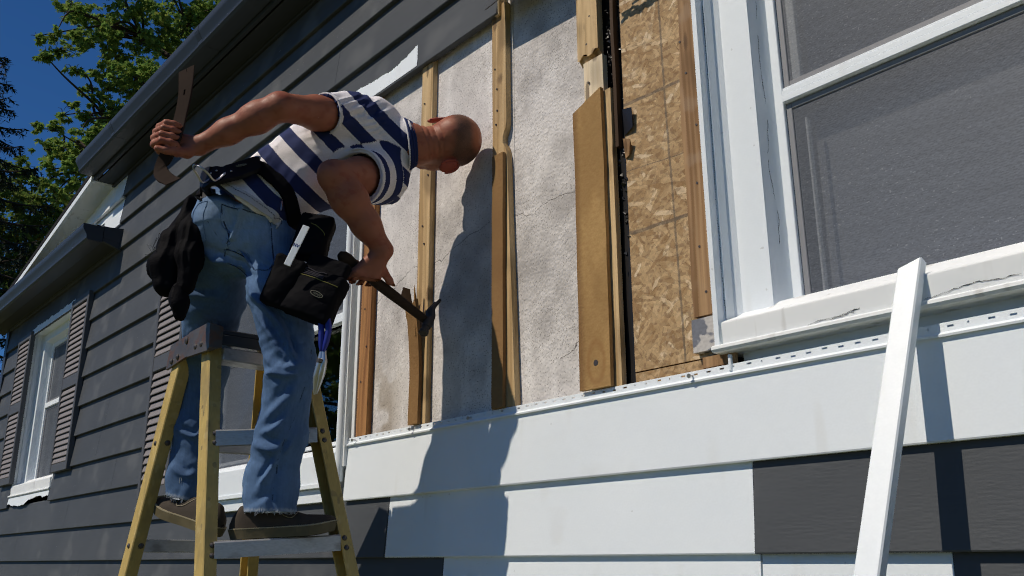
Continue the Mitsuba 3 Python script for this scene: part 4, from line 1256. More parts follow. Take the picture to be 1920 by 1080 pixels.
# --- body: head, neck, arms and hands are one surface
hc = J['head']
HB = np.array([HR, HF, HU])
def hp(r, f, u):
    return hc + r * HR + f * HF + u * HU


# hands
def frame(axis, toward):
    a = unit(axis)
    c = unit(np.asarray(toward) - a * (np.asarray(toward) @ a))
    return a, c, np.cross(a, c)


tocam = lambda p: unit(CAM - p)
lb, lc, _ = frame(J['pt'] - J['pb'], tocam(J['Lp']))
lw = np.cross(lc, lb); lw = lw if lw @ (J['Lp'] - J['Lw']) > 0 else -lw
LH = J['pb'] + (J['pt'] - J['pb']) * 0.31
def lh(b, w, c):
    return LH + b * lb + w * lw + c * lc


hb_, hc_, _ = frame(J['hh'] - J['hb'], tocam(J['Rw']))
hv = np.cross(hb_, hc_); hv = hv if hv[2] < 0 else -hv
RH = J['hb'] + (J['hh'] - J['hb']) * 0.275
def rh(h, v, c):
    return RH + 1.10 * h * hb_ + 1.16 * v * hv + 1.05 * c * hc_


FINGERS_L, FINGERS_R = [], []
for i, (b, sc) in enumerate(((-0.030, 0.98), (-0.009, 1.05), (0.013, 1.0), (0.033, 0.86))):
    FINGERS_L.append([(lh(b * 0.9, 0.026, -0.026), 0.0115), (lh(b, 0.047 * sc, -0.002), 0.0110), (lh(b * 1.02, 0.030 * sc, 0.026), 0.0098), (lh(b * 1.02 - 0.001, 0.004, 0.030), 0.0092), (lh(b * 1.0, -0.015 * sc, 0.024), 0.0080)])
THUMB_L = [(lh(-0.030, -0.045, -0.004), 0.0185), (lh(-0.048, -0.016, 0.012), 0.0140), (lh(-0.056, 0.012, 0.020), 0.0112), (lh(-0.055, 0.036, 0.018), 0.0090)]
for i, (h, sc) in enumerate(((0.036, 1.0), (0.013, 1.05), (-0.010, 1.0), (-0.031, 0.85))):
    FINGERS_R.append([(rh(h * 0.95, 0.010, 0.034), 0.0125), (rh(h + 0.002, 0.043 * sc, 0.020), 0.0115), (rh(h + 0.003, 0.038 * sc, -0.016), 0.0102), (rh(h + 0.003, 0.010, -0.030), 0.0092), (rh(h + 0.002, -0.010, -0.026), 0.0082)])
THUMB_R = [(rh(0.004, -0.046, 0.018), 0.0190), (rh(0.036, -0.034, 0.016), 0.0140), (rh(0.068, -0.025, 0.010), 0.0112), (rh(0.098, -0.014, 0.006), 0.0088)]
LWr, RWr = lh(0.004, -0.075, -0.006), rh(-0.004, -0.078, 0.020)
LARM = [(J['Ls'], 0.058), (J['Ls'] * 0.5 + J['Le'] * 0.5, 0.049), (J['Le'], 0.041)]
LFORE = [(J['Le'], 0.041), (J['Le'] * 0.72 + LWr * 0.28, 0.0425), (J['Le'] * 0.35 + LWr * 0.65, 0.0345), (LWr, 0.0275)]
RARM = [(J['Rs'], 0.062), (J['Rs'] * 0.5 + J['Re'] * 0.5, 0.057), (J['Re'], 0.046)]
RFORE = [(J['Re'], 0.046), (J['Re'] * 0.70 + RWr * 0.30, 0.052), (J['Re'] * 0.35 + RWr * 0.65, 0.041), (RWr, 0.030)]
LELB, RELB = J['Le'] + unit(J['Le'] - J['Lw'] + J['Le'] - J['Ls']) * 0.020, J['Re'] + unit(J['Re'] - J['Rw'] + J['Re'] - J['Rs']) * 0.030
TOR = [(J['T0'], lat(0), 0.112, 0.105), (J['T1'], lat(0.2), 0.118, 0.102), (J['T2'], lat(0.55), 0.134, 0.106), (J['T3'], lat(0.85), 0.166, 0.108), (J['T4'], lat(1), 0.150, 0.082), (J['T5'], lat(1), 0.070, 0.058)]


def hand(P, wrist, fingers, thumb, wr):
    palm = None
    for fg in fingers:
        c = cone(P, wrist, fg[0][0], wr * 0.80, 0.0150)
        palm = c if palm is None else smin(palm, c, 0.010)
    for a, b in zip(fingers, fingers[1:]):
        palm = smin(palm, cone(P, a[0][0], b[0][0], 0.0135, 0.0135), 0.008)
    palm = smin(palm, cone(P, wrist, thumb[0][0], wr * 0.7, thumb[0][1]), 0.014)
    for fg in fingers:
        palm = smin(palm, chain(P, fg, 0.004), 0.0035)
    return smin(palm, chain(P, thumb, 0.006), 0.008)


EC = (J['earU'] + J['earD']) / 2
EU, ED = EC + (J['earU'] - EC) * 0.97, EC + (J['earD'] - EC) * 1.00
def ear_axes(s):
    o = unit(HR * s - HF * 0.75)
    u_ = unit(HU - HF * 0.25 - o * ((HU - HF * 0.25) @ o))
    return np.array([o, np.cross(u_, o), u_])


def body(P):
    d = tube_ell(P, TOR)[0]
    d = smin(d, chain(P, [(J['T4'] + 0.02 * HU, 0.052), (J['T5'], 0.054), (J['neck'], 0.0555), (hp(0, -0.012, -0.045), 0.056)], 0.03), 0.03)
    h = ell(P, hp(0, -0.012, 0.012), HB, np.array([0.0765, 0.098, 0.086]))
    h = smin(h, ell(P, hp(0, 0.045, -0.062), HB, np.array([0.056, 0.058, 0.060])), 0.035)
    h = smin(h, ell(P, hp(0, 0.078, -0.010), HB, np.array([0.050, 0.022, 0.030])), 0.025)
    h = smin(h, cone(P, hp(0, 0.090, 0.004), hp(0, 0.112, -0.036), 0.009, 0.014), 0.012)
    h = smin(h, ell(P, hp(0, 0.092, -0.066), HB, np.array([0.024, 0.010, 0.008])), 0.008)
    h = smin(h, ell(P, hp(0, 0.085, -0.105), HB, np.array([0.022, 0.018, 0.016])), 0.02)
    for s, e in ((-1, EU), (1, ED)):
        h = smin(h, ell(P, hp(s * 0.031, 0.076, -0.016), HB, np.array([0.013, 0.010, 0.010])), 0.006)
        h = smin(h, ell(P, e, ear_axes(s), np.array([0.0085, 0.021, 0.035])), 0.009)
    for k in range(3):      # creases at the back of the neck
        pass
    d = smin(d, h, 0.022)
    for arm, fore, elb in ((LARM, LFORE, LELB), (RARM, RFORE, RELB)):
        a = smin(chain(P, arm, 0.03), chain(P, fore, 0.03), 0.018)
        a = smin(a, cone(P, arm[-1][0], elb, 0.030, 0.020), 0.022)
        d = smin(d, a, 0.02)
    d = smin(d, hand(P, LWr, FINGERS_L, THUMB_L, 0.0275), 0.012)
    d = smin(d, hand(P, RWr, FINGERS_R, THUMB_R, 0.030), 0.012)
    return d


bm = relax(surface(body, (-2.72, -1.10, 2.60), (-2.06, 0.0, 3.27), 0.0042), 4)
v, nrm = np.array(bm.vertices), vnormals(bm)
q = v - J['neck']
ua, fa = q @ HU, q @ HF
cre = np.zeros(len(v))
for u0, am in ((0.016, 1.0), (0.034, 1.0), (0.052, 0.8), (0.068, 0.5)):
    wob_ = 0.006 * (meshkit.noise(v * 30, 3) - 0.5)
    cre -= am * 0.0030 * np.exp(-((ua - u0 - 0.10 * (q @ HR) + wob_) / 0.0034) ** 2)
cre *= np.clip((0.02 - fa) / 0.03, 0, 1) * (np.linalg.norm(q, axis=1) < 0.16)
tend = 0.0016 * (meshkit.fbm(v * 38, 3, 5) - 0.5) * 2
v = v + nrm * (cre + tend * 0.7)[:, None]
# a vein along the lowered forearm
vein = smoothline([J['Re'] * 0.45 + J['Rw'] * 0.55 + tocam(J['Re']) * 0.045, J['Re'] * 0.30 + J['Rw'] * 0.70 + tocam(J['Re']) * 0.043 + 0.012 * RIGHT, J['Rw'] + tocam(J['Re']) * 0.032], 10)
dv = np.min(np.linalg.norm(v[:, None] - vein[None], axis=2), axis=1) if len(v) < 200000 else np.ones(len(v))
v = v + nrm * (0.0020 * np.exp(-(dv / 0.006) ** 2))[:, None]
add(f'{PERSON}__body', tm(v, bm.faces), 'skin', smooth=True)
# the ears' rims
for s, e in ((-1, EU), (1, ED)):
    o, w_, u_ = ear_axes(s)
    add(f'{PERSON}__ear', sweep([e + o * 0.003 + w_ * 0.020 * math.cos(a) * s + u_ * 0.033 * math.sin(a) for a in np.linspace(-0.6, 3.9, 18)], 0.0045, 7), 'skin', smooth=True)
# --- polo shirt
LSL = [(J['Ls'] + unit(J['T4'] - J['Ls']) * 0.04, 0.084), (J['Ls'], 0.078), (J['Ls'] * 0.62 + J['Le'] * 0.38, 0.064)]
RSL = [(J['Rs'] + unit(J['T4'] - J['Rs']) * 0.03, 0.090), (J['Rs'], 0.086), (J['Rs'] * 0.50 + J['Re'] * 0.50, 0.086)]
STOR = [(J['T0'] - 0.13 * unit(J['T1'] - J['T0']), lat(0), 0.150, 0.128)] + [(p, l, a + 0.016, b + 0.013) for p, l, a, b in TOR[:1]] + [(p, l, a + 0.010, b + 0.010) for p, l, a, b in TOR[1:]]


def sleeve(P, sl):
    return chain(P, sl, 0.02)


def cut_end(P, sl, back=0.0):
    a, b = sl[-2][0], sl[-1][0]
    return (P - b) @ unit(b - a) - back


HEM0, HEM1 = np.array([-2.470, -0.775, 2.848]), np.array([-2.348, -0.600, 2.708])
HEMN = unit(np.cross(HEM1 - HEM0, tocam(HEM0)))
HEMN = HEMN if HEMN[2] > 0 else -HEMN


def shirt(P):
    d = tube_ell(P, STOR)[0]
    d = np.maximum(d, (P - J['T5']) @ HU - 0.012 - 0.0)
    for sl, arm in ((LSL, LARM), (RSL, RARM)):
        s = np.maximum(sleeve(P, sl), cut_end(P, sl))
        inner = cone(P, sl[1][0], sl[2][0] + unit(sl[2][0] - sl[1][0]) * 0.05, sl[1][1] - 0.030, sl[2][1] - 0.005)
        d = smin(d, s, 0.030)
        d = np.maximum(d, -inner)
    return np.maximum(d, -((P - HEM0) @ HEMN))


sm = relax(surface(shirt, (-2.76, -0.90, 2.64), (-2.18, -0.12, 3.30), 0.0058), 5)
v, nrm = np.array(sm.vertices), vnormals(sm)
dt, U, S, N = tube_ell(v, STOR)
dl, dR = sleeve(v, LSL), sleeve(v, RSL)
def along(P, sl):
    b = sl[-1][0]
    return (b - P) @ unit(sl[-1][0] - sl[-2][0])


L_all = sum(np.linalg.norm(np.subtract(q[0], p[0])) for p, q in zip(STOR, STOR[1:]))
SLAT = unit(0.72 * RIGHT - 0.69 * UP0)
SDIR = np.cross(SLAT, tocam(J['T3']))
SDIR = SDIR if SDIR @ HU > 0 else -SDIR


def seam(P, sl, off):
    return (P - sl[1][0]) @ unit(sl[2][0] - sl[1][0]) - off


cls = np.where(np.zeros(len(v), bool), 1, np.where((dR < 0.02) & (seam(v, RSL, 0.012) > 0), 2, 0))
# folds: fine gathers running along the back, tension lines from the raised shoulder, sag above the belt
tU = np.clip(U / L_all, 0, 1)
ga = meshkit.noise(np.stack([S * 62 + 1.5 * meshkit.noise(v * 9, 2), U * 5, N * 0], -1), 4)
ga = 1 - np.abs(2 * ga - 1)
fold = 0.0095 * (ga - 0.5) * np.clip((tU - 0.42) / 0.3, 0, 1) * np.clip((0.97 - tU) / 0.08, 0, 1)
big = 1 - np.abs(2 * meshkit.fbm(np.stack([(S + 0.5 * U) * 16, U * 5, N * 6], -1), 2, 11) - 1)
fold += 0.017 * (big - 0.6) * np.clip((0.75 - tU) / 0.3, 0.15, 1)
fold += 0.007 * (1 - np.abs(2 * meshkit.noise(np.stack([U * 34 + S * 9, S * 6, N * 5], -1), 15) - 1) - 0.5) * np.exp(-((tU - 0.28) / 0.16) ** 2)
fold += 0.004 * (meshkit.fbm(v * 26, 3, 6) - 0.5)
fold *= np.clip((0.99 - tU) / 0.06, 0, 1)
fold = np.where(cls > 0, 0.006 * (meshkit.fbm(v * 22, 3, 8) - 0.5), fold)
v = v + nrm * fold[:, None]
fc = cls[sm.faces]
fcls = np.where((fc == fc[:, :1]).all(1), fc[:, 0], np.median(fc, axis=1).astype(int))
PV, PF, UV, n = [], [], [], 0
for c in (0, 2):
    ff = sm.faces[fcls == c]
    ids, inv = np.unique(ff, return_inverse=True)
    p = np.array(sm.vertices)[ids]
    if c == 0:
        al = along(p, LSL)
        w = np.zeros(len(ids))
        u = -((p - J['T5']) @ SDIR) / 0.0405 + 0.10 * np.sin((p @ SLAT) * 9) + 0.55
    else:
        al = along(p, (LSL, RSL)[c - 1])
        w = np.where(al < 0.017, 1.0, 0.0)
        u = 2.0 + (al - 0.012) / 0.038
    PV.append(v[ids]); PF.append(inv.reshape(-1, 3) + n); UV.append(np.stack([u, w], 1)); n += len(ids)
nr = meshkit.arrays(tm(v, sm.faces), True)[2]
NR = np.vstack([nr[np.unique(sm.faces[fcls == c])] for c in (0, 2)])
path_mesh = tm(np.vstack(PV), np.vstack(PF))
k = add(f'{PERSON}__polo_shirt', path_mesh, 'polo_cotton', smooth=True, uv=np.vstack(UV), label='polo shirt with broad navy and white stripes')
# write it again with the normals of the unsplit surface, so that the sleeve seams stay soft
scene[k]['filename'] = meshkit.write_ply(path_mesh, True, np.vstack(UV), None, normals=NR)
scene[k]['face_normals'] = False
# sleeve rims and collar
def ring(c, axis, ra, rb, up_, r, sides=7, n=40, wob=0.0, a0=0, a1=math.tau):
    ax = unit(axis)
    e1 = unit(np.asarray(up_) - ax * (np.asarray(up_) @ ax)); e2 = np.cross(ax, e1)
    a = np.linspace(a0, a1, n)
    return sweep([np.asarray(c) + ra * math.cos(t) * e1 + rb * math.sin(t) * e2 + ax * wob * math.sin(2 * t + 1) for t in a], r, sides, cap=False)


mat('white_rib', pr((0.66, 0.65, 0.66), 0.85, 0.1))
mat('navy_rib', pr((0.016, 0.025, 0.085), 0.85, 0.1))
for sl in (LSL, RSL):
    ax = sl[2][0] - sl[1][0]
    rm = [ring(sl[2][0] - unit(ax) * o, ax, sl[2][1] + 0.0008, sl[2][1] + 0.0008, (0, 0, 1), 0.0034) for o in (0.001, 0.006, 0.011)]
    add(f'{PERSON}__sleeve_cuff', join(*rm), 'white_rib', smooth=True)
cc = J['T5'] + 0.006 * HU
add(f'{PERSON}__collar', join(*[ring(cc + HU * o, HU + 0.0 * HF, 0.081 - o * 0.7, 0.070 - o * 0.5, HR, 0.0062) for o in (-0.007, 0.002, 0.010)]), 'navy_rib', smooth=True)
add(f'{PERSON}__collar', ring(cc - HU * 0.013, HU, 0.088, 0.077, HR, 0.0028), 'white_rib', smooth=True)

# --- jeans
LEGR = [(J['hipR'], 0.092), (J['hipR'] * 0.55 + J['kR'] * 0.45 + [0.006, 0, 0], 0.094), (J['kR'], 0.074), (J['kR'] * 0.5 + J['aR'] * 0.5, 0.074), (J['aR'] + [0, 0, 0.06], 0.079), (J['aR'] + [0.004, 0, -0.028], 0.081)]
LEGL = [(J['hipL'], 0.094), (J['hipL'] * 0.55 + J['kL'] * 0.45 + [0.012, 0, 0], 0.100), (J['kL'] + [0.006, 0, 0], 0.080), (J['kL'] * 0.5 + J['aL'] * 0.5, 0.076), (J['aL'] + [0, 0, 0.05], 0.078), (J['aL'] + [-0.004, 0, -0.034], 0.080)]
pc = (J['latL0'] + J['latR0']) / 2
pax = unit(pc - (J['hipL'] + J['hipR']) / 2 + [0, 0, 0.1])
PBACK = -np.cross(lat0, np.array([0, 0, 1.0]))
PBACK = unit(PBACK if PBACK @ tocam(pc) > 0 else -PBACK)
PEL = [((J['hipL'] + J['hipR']) / 2 + [0, 0, -0.02], lat0, 0.146, 0.108), ((J['hipL'] + J['hipR']) / 2 + [0, 0, 0.05], lat0, 0.148, 0.112), (pc + [0, 0, 0.02], lat0, 0.138, 0.104)]
BUT = [((J['hipL'] + J['hipR']) / 2 + s * 0.070 * lat0 + 0.040 * PBACK + np.array([0, 0, 0.015]), 0.088) for s in (-1, 1)]
WUP = unit(np.cross(np.cross(lat0, pc - (J['hipL'] + J['hipR']) / 2), lat0))


def jeans(P):
    d = tube_ell(P, PEL)[0]
    for c, r in BUT:
        d = smin(d, np.linalg.norm(P - c, axis=1) - r, 0.03)
    lr, ll = chain(P, LEGR, 0.03), chain(P, LEGL, 0.03)
    lr = np.maximum(lr, -(P[:, 2] - (J['aR'][2] - 0.030)))
    ll = np.maximum(ll, -((P - J['aL']) @ unit(np.array([0.22, 0.1, 1.0])) + 0.030))
    d = smin(d, smin(lr, ll, 0.006), 0.02)
    return np.maximum(d, (P - pc) @ WUP - 0.016 + 0.25 * np.maximum(0, -(P - pc) @ lat0 - 0.05))


jm = relax(surface(jeans, (-2.98, -0.92, 1.88), (-2.30, -0.36, 2.98), 0.0066), 6)
v, nrm = np.array(jm.vertices), vnormals(jm)
right_leg = chain(v, LEGR, 0.03) < chain(v, LEGL, 0.03)
z = v[:, 2]
disp = np.zeros(len(v))
# smile folds under the seat, fans behind the knees, stacked creases towards the hems
for (leg, side) in ((LEGR, True), (LEGL, False)):
    hip, kn, an = leg[0][0], leg[2][0], leg[-1][0]
    m_ = right_leg == side
    ax = unit(kn - hip)
    s_ = (v - hip) @ lat0
    # diagonal tension folds in the thigh
    a_ = z + (0.55 if side else -0.5) * s_ + 0.03 * meshkit.noise(v * 9, 3)
    rd = 1 - np.abs(2 * meshkit.noise(np.stack([a_ * 19, s_ * 4, z * 0], -1), 21 + side) - 1)
    w_ = np.exp(-((z - (kn[2] + 0.24)) / 0.13) ** 2) * m_
    disp += 0.0055 * (rd ** 1.6 - 0.45) * w_
    a2 = z - (0.35 if side else -0.3) * s_ + 0.02 * meshkit.noise(v * 11, 5)
    rd = 1 - np.abs(2 * meshkit.noise(np.stack([a2 * 30, s_ * 5, z * 0], -1), 31 + side) - 1)
    w_ = np.exp(-((z - (kn[2] + 0.02)) / 0.085) ** 2) * m_
    disp += 0.006 * (rd ** 1.5 - 0.45) * w_
    rd = 1 - np.abs(2 * meshkit.noise(np.stack([(z + 0.4 * s_) * 23, s_ * 6, v[:, 0] * 3], -1), 41 + side) - 1)
    w_ = np.exp(-((z - (an[2] + 0.12)) / 0.11) ** 2) * m_
    disp += 0.006 * (rd ** 1.5 - 0.45) * w_
    rd = 1 - np.abs(2 * meshkit.fbm(np.stack([s_ * 12, v[:, 1] * 12, z * 3], -1), 2, 51 + side) - 1)
    disp += 0.008 * (rd - 0.5) * m_ * (z < hip[2])
# the folds one can pick out: drag lines from the crotch, creases behind the knees, breaks above the hems
FOLDS = [[(-2.322, -0.600, 2.419), (-2.277, -0.585, 2.394), (-2.243, -0.565, 2.363)], [(-2.437, -0.635, 2.325), (-2.366, -0.625, 2.322), (-2.298, -0.600, 2.337), (-2.253, -0.575, 2.353)], [(-2.407, -0.640, 2.355), (-2.382, -0.630, 2.341), (-2.346, -0.620, 2.343)], [(-2.435, -0.635, 2.314), (-2.317, -0.610, 2.295), (-2.259, -0.575, 2.296)], [(-2.462, -0.625, 2.149), (-2.394, -0.615, 2.162), (-2.332, -0.595, 2.197)], [(-2.479, -0.625, 2.125), (-2.393, -0.615, 2.093), (-2.348, -0.605, 2.094)], [(-2.458, -0.630, 1.992), (-2.421, -0.620, 2.026), (-2.387, -0.610, 2.053)], [(-2.476, -0.630, 1.942), (-2.370, -0.610, 1.951), (-2.288, -0.580, 1.937)], [(-2.435, -0.735, 2.575), (-2.364, -0.690, 2.497), (-2.281, -0.645, 2.462), (-2.230, -0.600, 2.441)], [(-2.413, -0.720, 2.528), (-2.326, -0.675, 2.467), (-2.257, -0.630, 2.421), (-2.215, -0.590, 2.386)], [(-2.422, -0.700, 2.475), (-2.366, -0.665, 2.422), (-2.320, -0.635, 2.372)], [(-2.558, -0.820, 2.656), (-2.507, -0.790, 2.633), (-2.447, -0.770, 2.612)], [(-2.545, -0.810, 2.617), (-2.484, -0.785, 2.597), (-2.433, -0.760, 2.575)], [(-2.742, -0.750, 2.603), (-2.623, -0.735, 2.558), (-2.519, -0.720, 2.544)], [(-2.879, -0.700, 2.464), (-2.762, -0.690, 2.418), (-2.661, -0.680, 2.410)], [(-2.904, -0.680, 2.193), (-2.826, -0.670, 2.165), (-2.756, -0.665, 2.168)], [(-2.932, -0.680, 2.094), (-2.852, -0.670, 2.062), (-2.760, -0.665, 2.065)], [(-2.457, -0.620, 2.195), (-2.370, -0.600, 2.239), (-2.331, -0.580, 2.251)], [(-2.338, -0.600, 2.021), (-2.313, -0.575, 2.050), (-2.300, -0.560, 2.086)]]
from scipy.spatial import cKDTree as _KD
_kd = _KD(v)
for i, fl_ in enumerate(FOLDS):
    ln = smoothline(np.array(v)[_kd.query(np.array(fl_))[1]], 14)
    t_ = np.linspace(0, 1, len(ln))
    d_, k_ = _KD(ln).query(v, distance_upper_bound=0.06)
    near = np.isfinite(d_)
    k2 = np.minimum(k_, len(ln) - 1)
    tg = np.gradient(ln, axis=0); tg /= np.linalg.norm(tg, axis=1, keepdims=True)
    dn = np.cross(tg[k2], nrm); dn = dn * np.where(dn[:, 2:] > 0, -1, 1)
    sg_n = ((v - ln[k2]) * dn).sum(1)
    off_ = np.abs(((v - ln[k2]) * tg[k2]).sum(1))
    am = np.sin(np.pi * np.clip(t_[k2] * 0.9 + 0.05, 0, 1)) ** 0.6 * np.exp(-(off_ / 0.02) ** 2)
    wd = 0.0085 + 0.003 * (i % 3)
    A = (0.0085, 0.0070, 0.0095)[i % 3]
    disp += np.where(near, A * am * (np.exp(-(sg_n / wd) ** 2) - 1.05 * np.exp(-((sg_n - 1.7 * wd) / (wd * 0.9)) ** 2) + 0.25 * np.exp(-((sg_n - 3.6 * wd) / (wd * 1.4)) ** 2)), 0)
# drag lines across the seat and just below it
sv = (v - (J['hipL'] + J['hipR']) / 2) @ lat0
rd = 1 - np.abs(2 * meshkit.noise(np.stack([(z + 0.6 * np.abs(sv + 0.02)) * 34 + 1.5 * meshkit.noise(v * 14, 8), sv * 7, z * 0], -1), 77) - 1)
disp += 0.013 * (np.clip(rd, 0.35, 1) - 0.55) * np.exp(-((z - 2.625) / 0.055) ** 2) * (((v - pc) @ PBACK) > 0)
disp += 0.0045 * (1 - np.abs(2 * meshkit.fbm(v * 21 + 4, 3, 63) - 1) - 0.7)
disp += 0.003 * (meshkit.fbm(v * 24, 3, 61) - 0.5) * 2
# hollow between the buttocks
mid = (v - (J['hipL'] + J['hipR']) / 2) @ lat0
disp -= 0.010 * np.exp(-(mid / 0.010) ** 2) * (z > 2.70) * (((v - pc) @ PBACK) > 0)
v = v + nrm * disp[:, None]
# worn and faded areas go with the body: seat, backs of the thighs, hem edges
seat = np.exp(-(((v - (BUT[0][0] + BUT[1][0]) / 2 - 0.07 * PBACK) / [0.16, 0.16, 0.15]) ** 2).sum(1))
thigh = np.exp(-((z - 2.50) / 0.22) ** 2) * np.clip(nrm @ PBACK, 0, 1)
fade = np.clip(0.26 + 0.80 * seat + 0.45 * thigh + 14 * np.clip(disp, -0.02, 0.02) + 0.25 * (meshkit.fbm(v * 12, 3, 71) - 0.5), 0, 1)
hemR = right_leg & (np.abs(z - (J['aR'][2] - 0.024)) < 0.007)
hem = np.where(hemR, 1.0, 0.0)
hl = (v - J['aL']) @ unit(np.array([0.22, 0.1, 1.0])) + 0.024
hem = np.where(~right_leg & (np.abs(hl) < 0.008), 1.0, hem) * (0.3 + 0.7 * meshkit.noise(v * 120, 2))
JM = tm(v, jm.faces)
add(f'{PERSON}__jeans', JM, 'denim', smooth=True, uv=np.stack([fade, hem], 1), label='faded blue jeans with frayed hems')
# ------------------------------------------------------------------ details sewn on the clothes
from scipy.spatial import cKDTree


def snapper(*meshes):
    vv = np.vstack([m.vertices for m in meshes])
    nn = np.vstack([vnormals(m) for m in meshes])
    tree = cKDTree(vv)

    def f(pts, off):
        pts = np.atleast_2d(np.asarray(pts, float))
        for _ in range(2):
            d, i = tree.query(pts, k=6)
            w = 1 / (d + 1e-4)
            w /= w.sum(1, keepdims=True)
            c, n = (vv[i] * w[..., None]).sum(1), (nn[i] * w[..., None]).sum(1)
            n /= np.linalg.norm(n, axis=1, keepdims=True)
            pts = pts - (((pts - c) * n).sum(1, keepdims=True)) * n + off * n
            # pull stray points back along the surface
            far = np.linalg.norm(pts - c, axis=1) > 0.03
            pts[far] = c[far] + off * n[far]
        return pts, n
    return f


SHIRT = tm(np.vstack(PV), np.vstack(PF))
onJ, onS, onB = snapper(JM), snapper(SHIRT), snapper(JM, SHIRT)


def stitches(pts, snap, off=0.0022, r=0.0015, dash=0.006, gap=0.003):
    p = smoothline(pts, 24)
    p, n = snap(p, off)
    for _ in range(6):
        p[1:-1] = (p[:-2] + 2 * p[1:-1] + p[2:]) / 4
    p, n = snap(p, off)
    s = np.concatenate([[0], np.cumsum(np.linalg.norm(np.diff(p, axis=0), axis=1))])
    out = []
    for a in np.arange(0, s[-1] - dash, dash + gap):
        t = np.linspace(a, a + dash, 3)
        out.append(sweep(np.stack([np.interp(t, s, p[:, k]) for k in range(3)], 1), r, 4))
    return join(*out)


def ribbon(pts, snap, w, off, th=0.003, n=16, across=None):
    """a flat band laid along a surface"""
    p = smoothline(pts, n)
    p, nn = snap(p, off)
    for _ in range(14):
        p[1:-1] = (p[:-2] + 2 * p[1:-1] + p[2:]) / 4
        nn[1:-1] = (nn[:-2] + 2 * nn[1:-1] + nn[2:]) / 4
    nn /= np.linalg.norm(nn, axis=1, keepdims=True)
    t = np.gradient(p, axis=0); t /= np.linalg.norm(t, axis=1, keepdims=True)
    s = np.cross(t, nn); s /= np.linalg.norm(s, axis=1, keepdims=True)
    ww = np.broadcast_to(w, (len(p),))[:, None] / 2
    prof = [(-1, -0.5), (-0.92, 0.5), (0.92, 0.5), (1, -0.5)]
    v = np.stack([p + a * ww * s + b * th * nn for a, b in prof], 1).reshape(-1, 3)
    f = []
    for i in range(len(p) - 1):
        for j in range(4):
            k = (j + 1) % 4
            f += [(i * 4 + j, (i + 1) * 4 + j, (i + 1) * 4 + k), (i * 4 + j, (i + 1) * 4 + k, i * 4 + k)]
    e = (len(p) - 1) * 4
    f += [(0, 1, 2), (0, 2, 3), (e, e + 2, e + 1), (e, e + 3, e + 2)]
    m = tm(v, f)
    if m.volume < 0:
        m.invert()
    return m


pockR = [(-2.460, -0.790, 2.786), (-2.441, -0.775, 2.781), (-2.427, -0.740, 2.777), (-2.424, -0.700, 2.782), (-2.391, -0.655, 2.769), (-2.382, -0.645, 2.738), (-2.383, -0.640, 2.656), (-2.381, -0.665, 2.617), (-2.436, -0.705, 2.611), (-2.454, -0.770, 2.623)]


def patch(top, bottom, snap, off, nu=22, nv=18):
    """a cloth patch between a top and a bottom edge, laid over the surface, with a thickness"""
    a, b = smoothline(top, 12), smoothline(bottom, 12)
    def res(p, n):
        s = np.concatenate([[0], np.cumsum(np.linalg.norm(np.diff(p, axis=0), axis=1))])
        return np.stack([np.interp(np.linspace(0, s[-1], n), s, p[:, k]) for k in range(3)], 1)
    a, b = res(a, nu), res(b, nu)
    g = a[:, None] + (b - a)[:, None] * np.linspace(0, 1, nv)[None, :, None]
    p, n = snap(g.reshape(-1, 3), off)
    e = np.zeros((nu, nv), bool); e[0] = e[-1] = True; e[:, 0] = e[:, -1] = True
    p = p - n * np.where(e.ravel(), off + 0.002, 0)[:, None]
    i, j = np.meshgrid(np.arange(nu - 1), np.arange(nv - 1), indexing='ij')
    q = (i * nv + j).ravel()
    f = np.vstack([np.stack([q, q + nv, q + nv + 1], 1), np.stack([q, q + nv + 1, q + 1], 1)])
    return tm(p, f)


pp = patch(pockR[:5], [pockR[9], pockR[9] * 1 if False else ((np.array(pockR[9]) + pockR[8]) / 2), pockR[8], pockR[7], pockR[6]], onJ, 0.0065, 44, 36)
fu = np.clip(0.52 + 0.4 * (meshkit.fbm(np.array(pp.vertices) * 14, 3, 9) - 0.4), 0, 1)
add(f'{PERSON}__back_pocket', pp, 'denim', smooth=True, uv=np.stack([fu, fu * 0], 1))
pl = patch([(-2.500, -0.835, 2.815), (-2.548, -0.830, 2.818), (-2.572, -0.830, 2.790)], [(-2.541, -0.800, 2.690), (-2.545, -0.810, 2.668), (-2.572, -0.825, 2.656)], onJ, 0.006, 22, 26)
fu = np.clip(0.45 + 0.4 * (meshkit.fbm(np.array(pl.vertices) * 14, 3, 9) - 0.4), 0, 1)
add(f'{PERSON}__back_pocket', pl, 'denim', smooth=True, uv=np.stack([fu, fu * 0], 1))
th_ = []
A_ = np.array(pockR)
for o in (0.0, 0.010):
    c = A_.mean(0)
    q = A_ + (c - A_) * (0.02 + o / 0.06 * 0.9)
    th_ += [stitches(q[:5], onJ, 0.0084), stitches([q[4], q[5], q[6]], onJ, 0.0084), stitches([q[6], q[7], q[8]], onJ, 0.0084), stitches([q[8], q[9]], onJ, 0.0084), stitches([q[9], q[0]], onJ, 0.0084)]
th_.append(stitches([(-2.466, -0.770, 2.681), (-2.446, -0.755, 2.672), (-2.433, -0.750, 2.660), (-2.424, -0.740, 2.668), (-2.427, -0.715, 2.677), (-2.409, -0.690, 2.676)], onJ, 0.0086))
add(f'{PERSON}__stitching', join(*th_), 'thread', kind='stuff')
seamC = [(-2.504, -0.800, 2.829), (-2.529, -0.790, 2.797), (-2.521, -0.785, 2.745), (-2.494, -0.775, 2.692), (-2.472, -0.770, 2.659), (-2.473, -0.755, 2.621), (-2.469, -0.730, 2.596)]
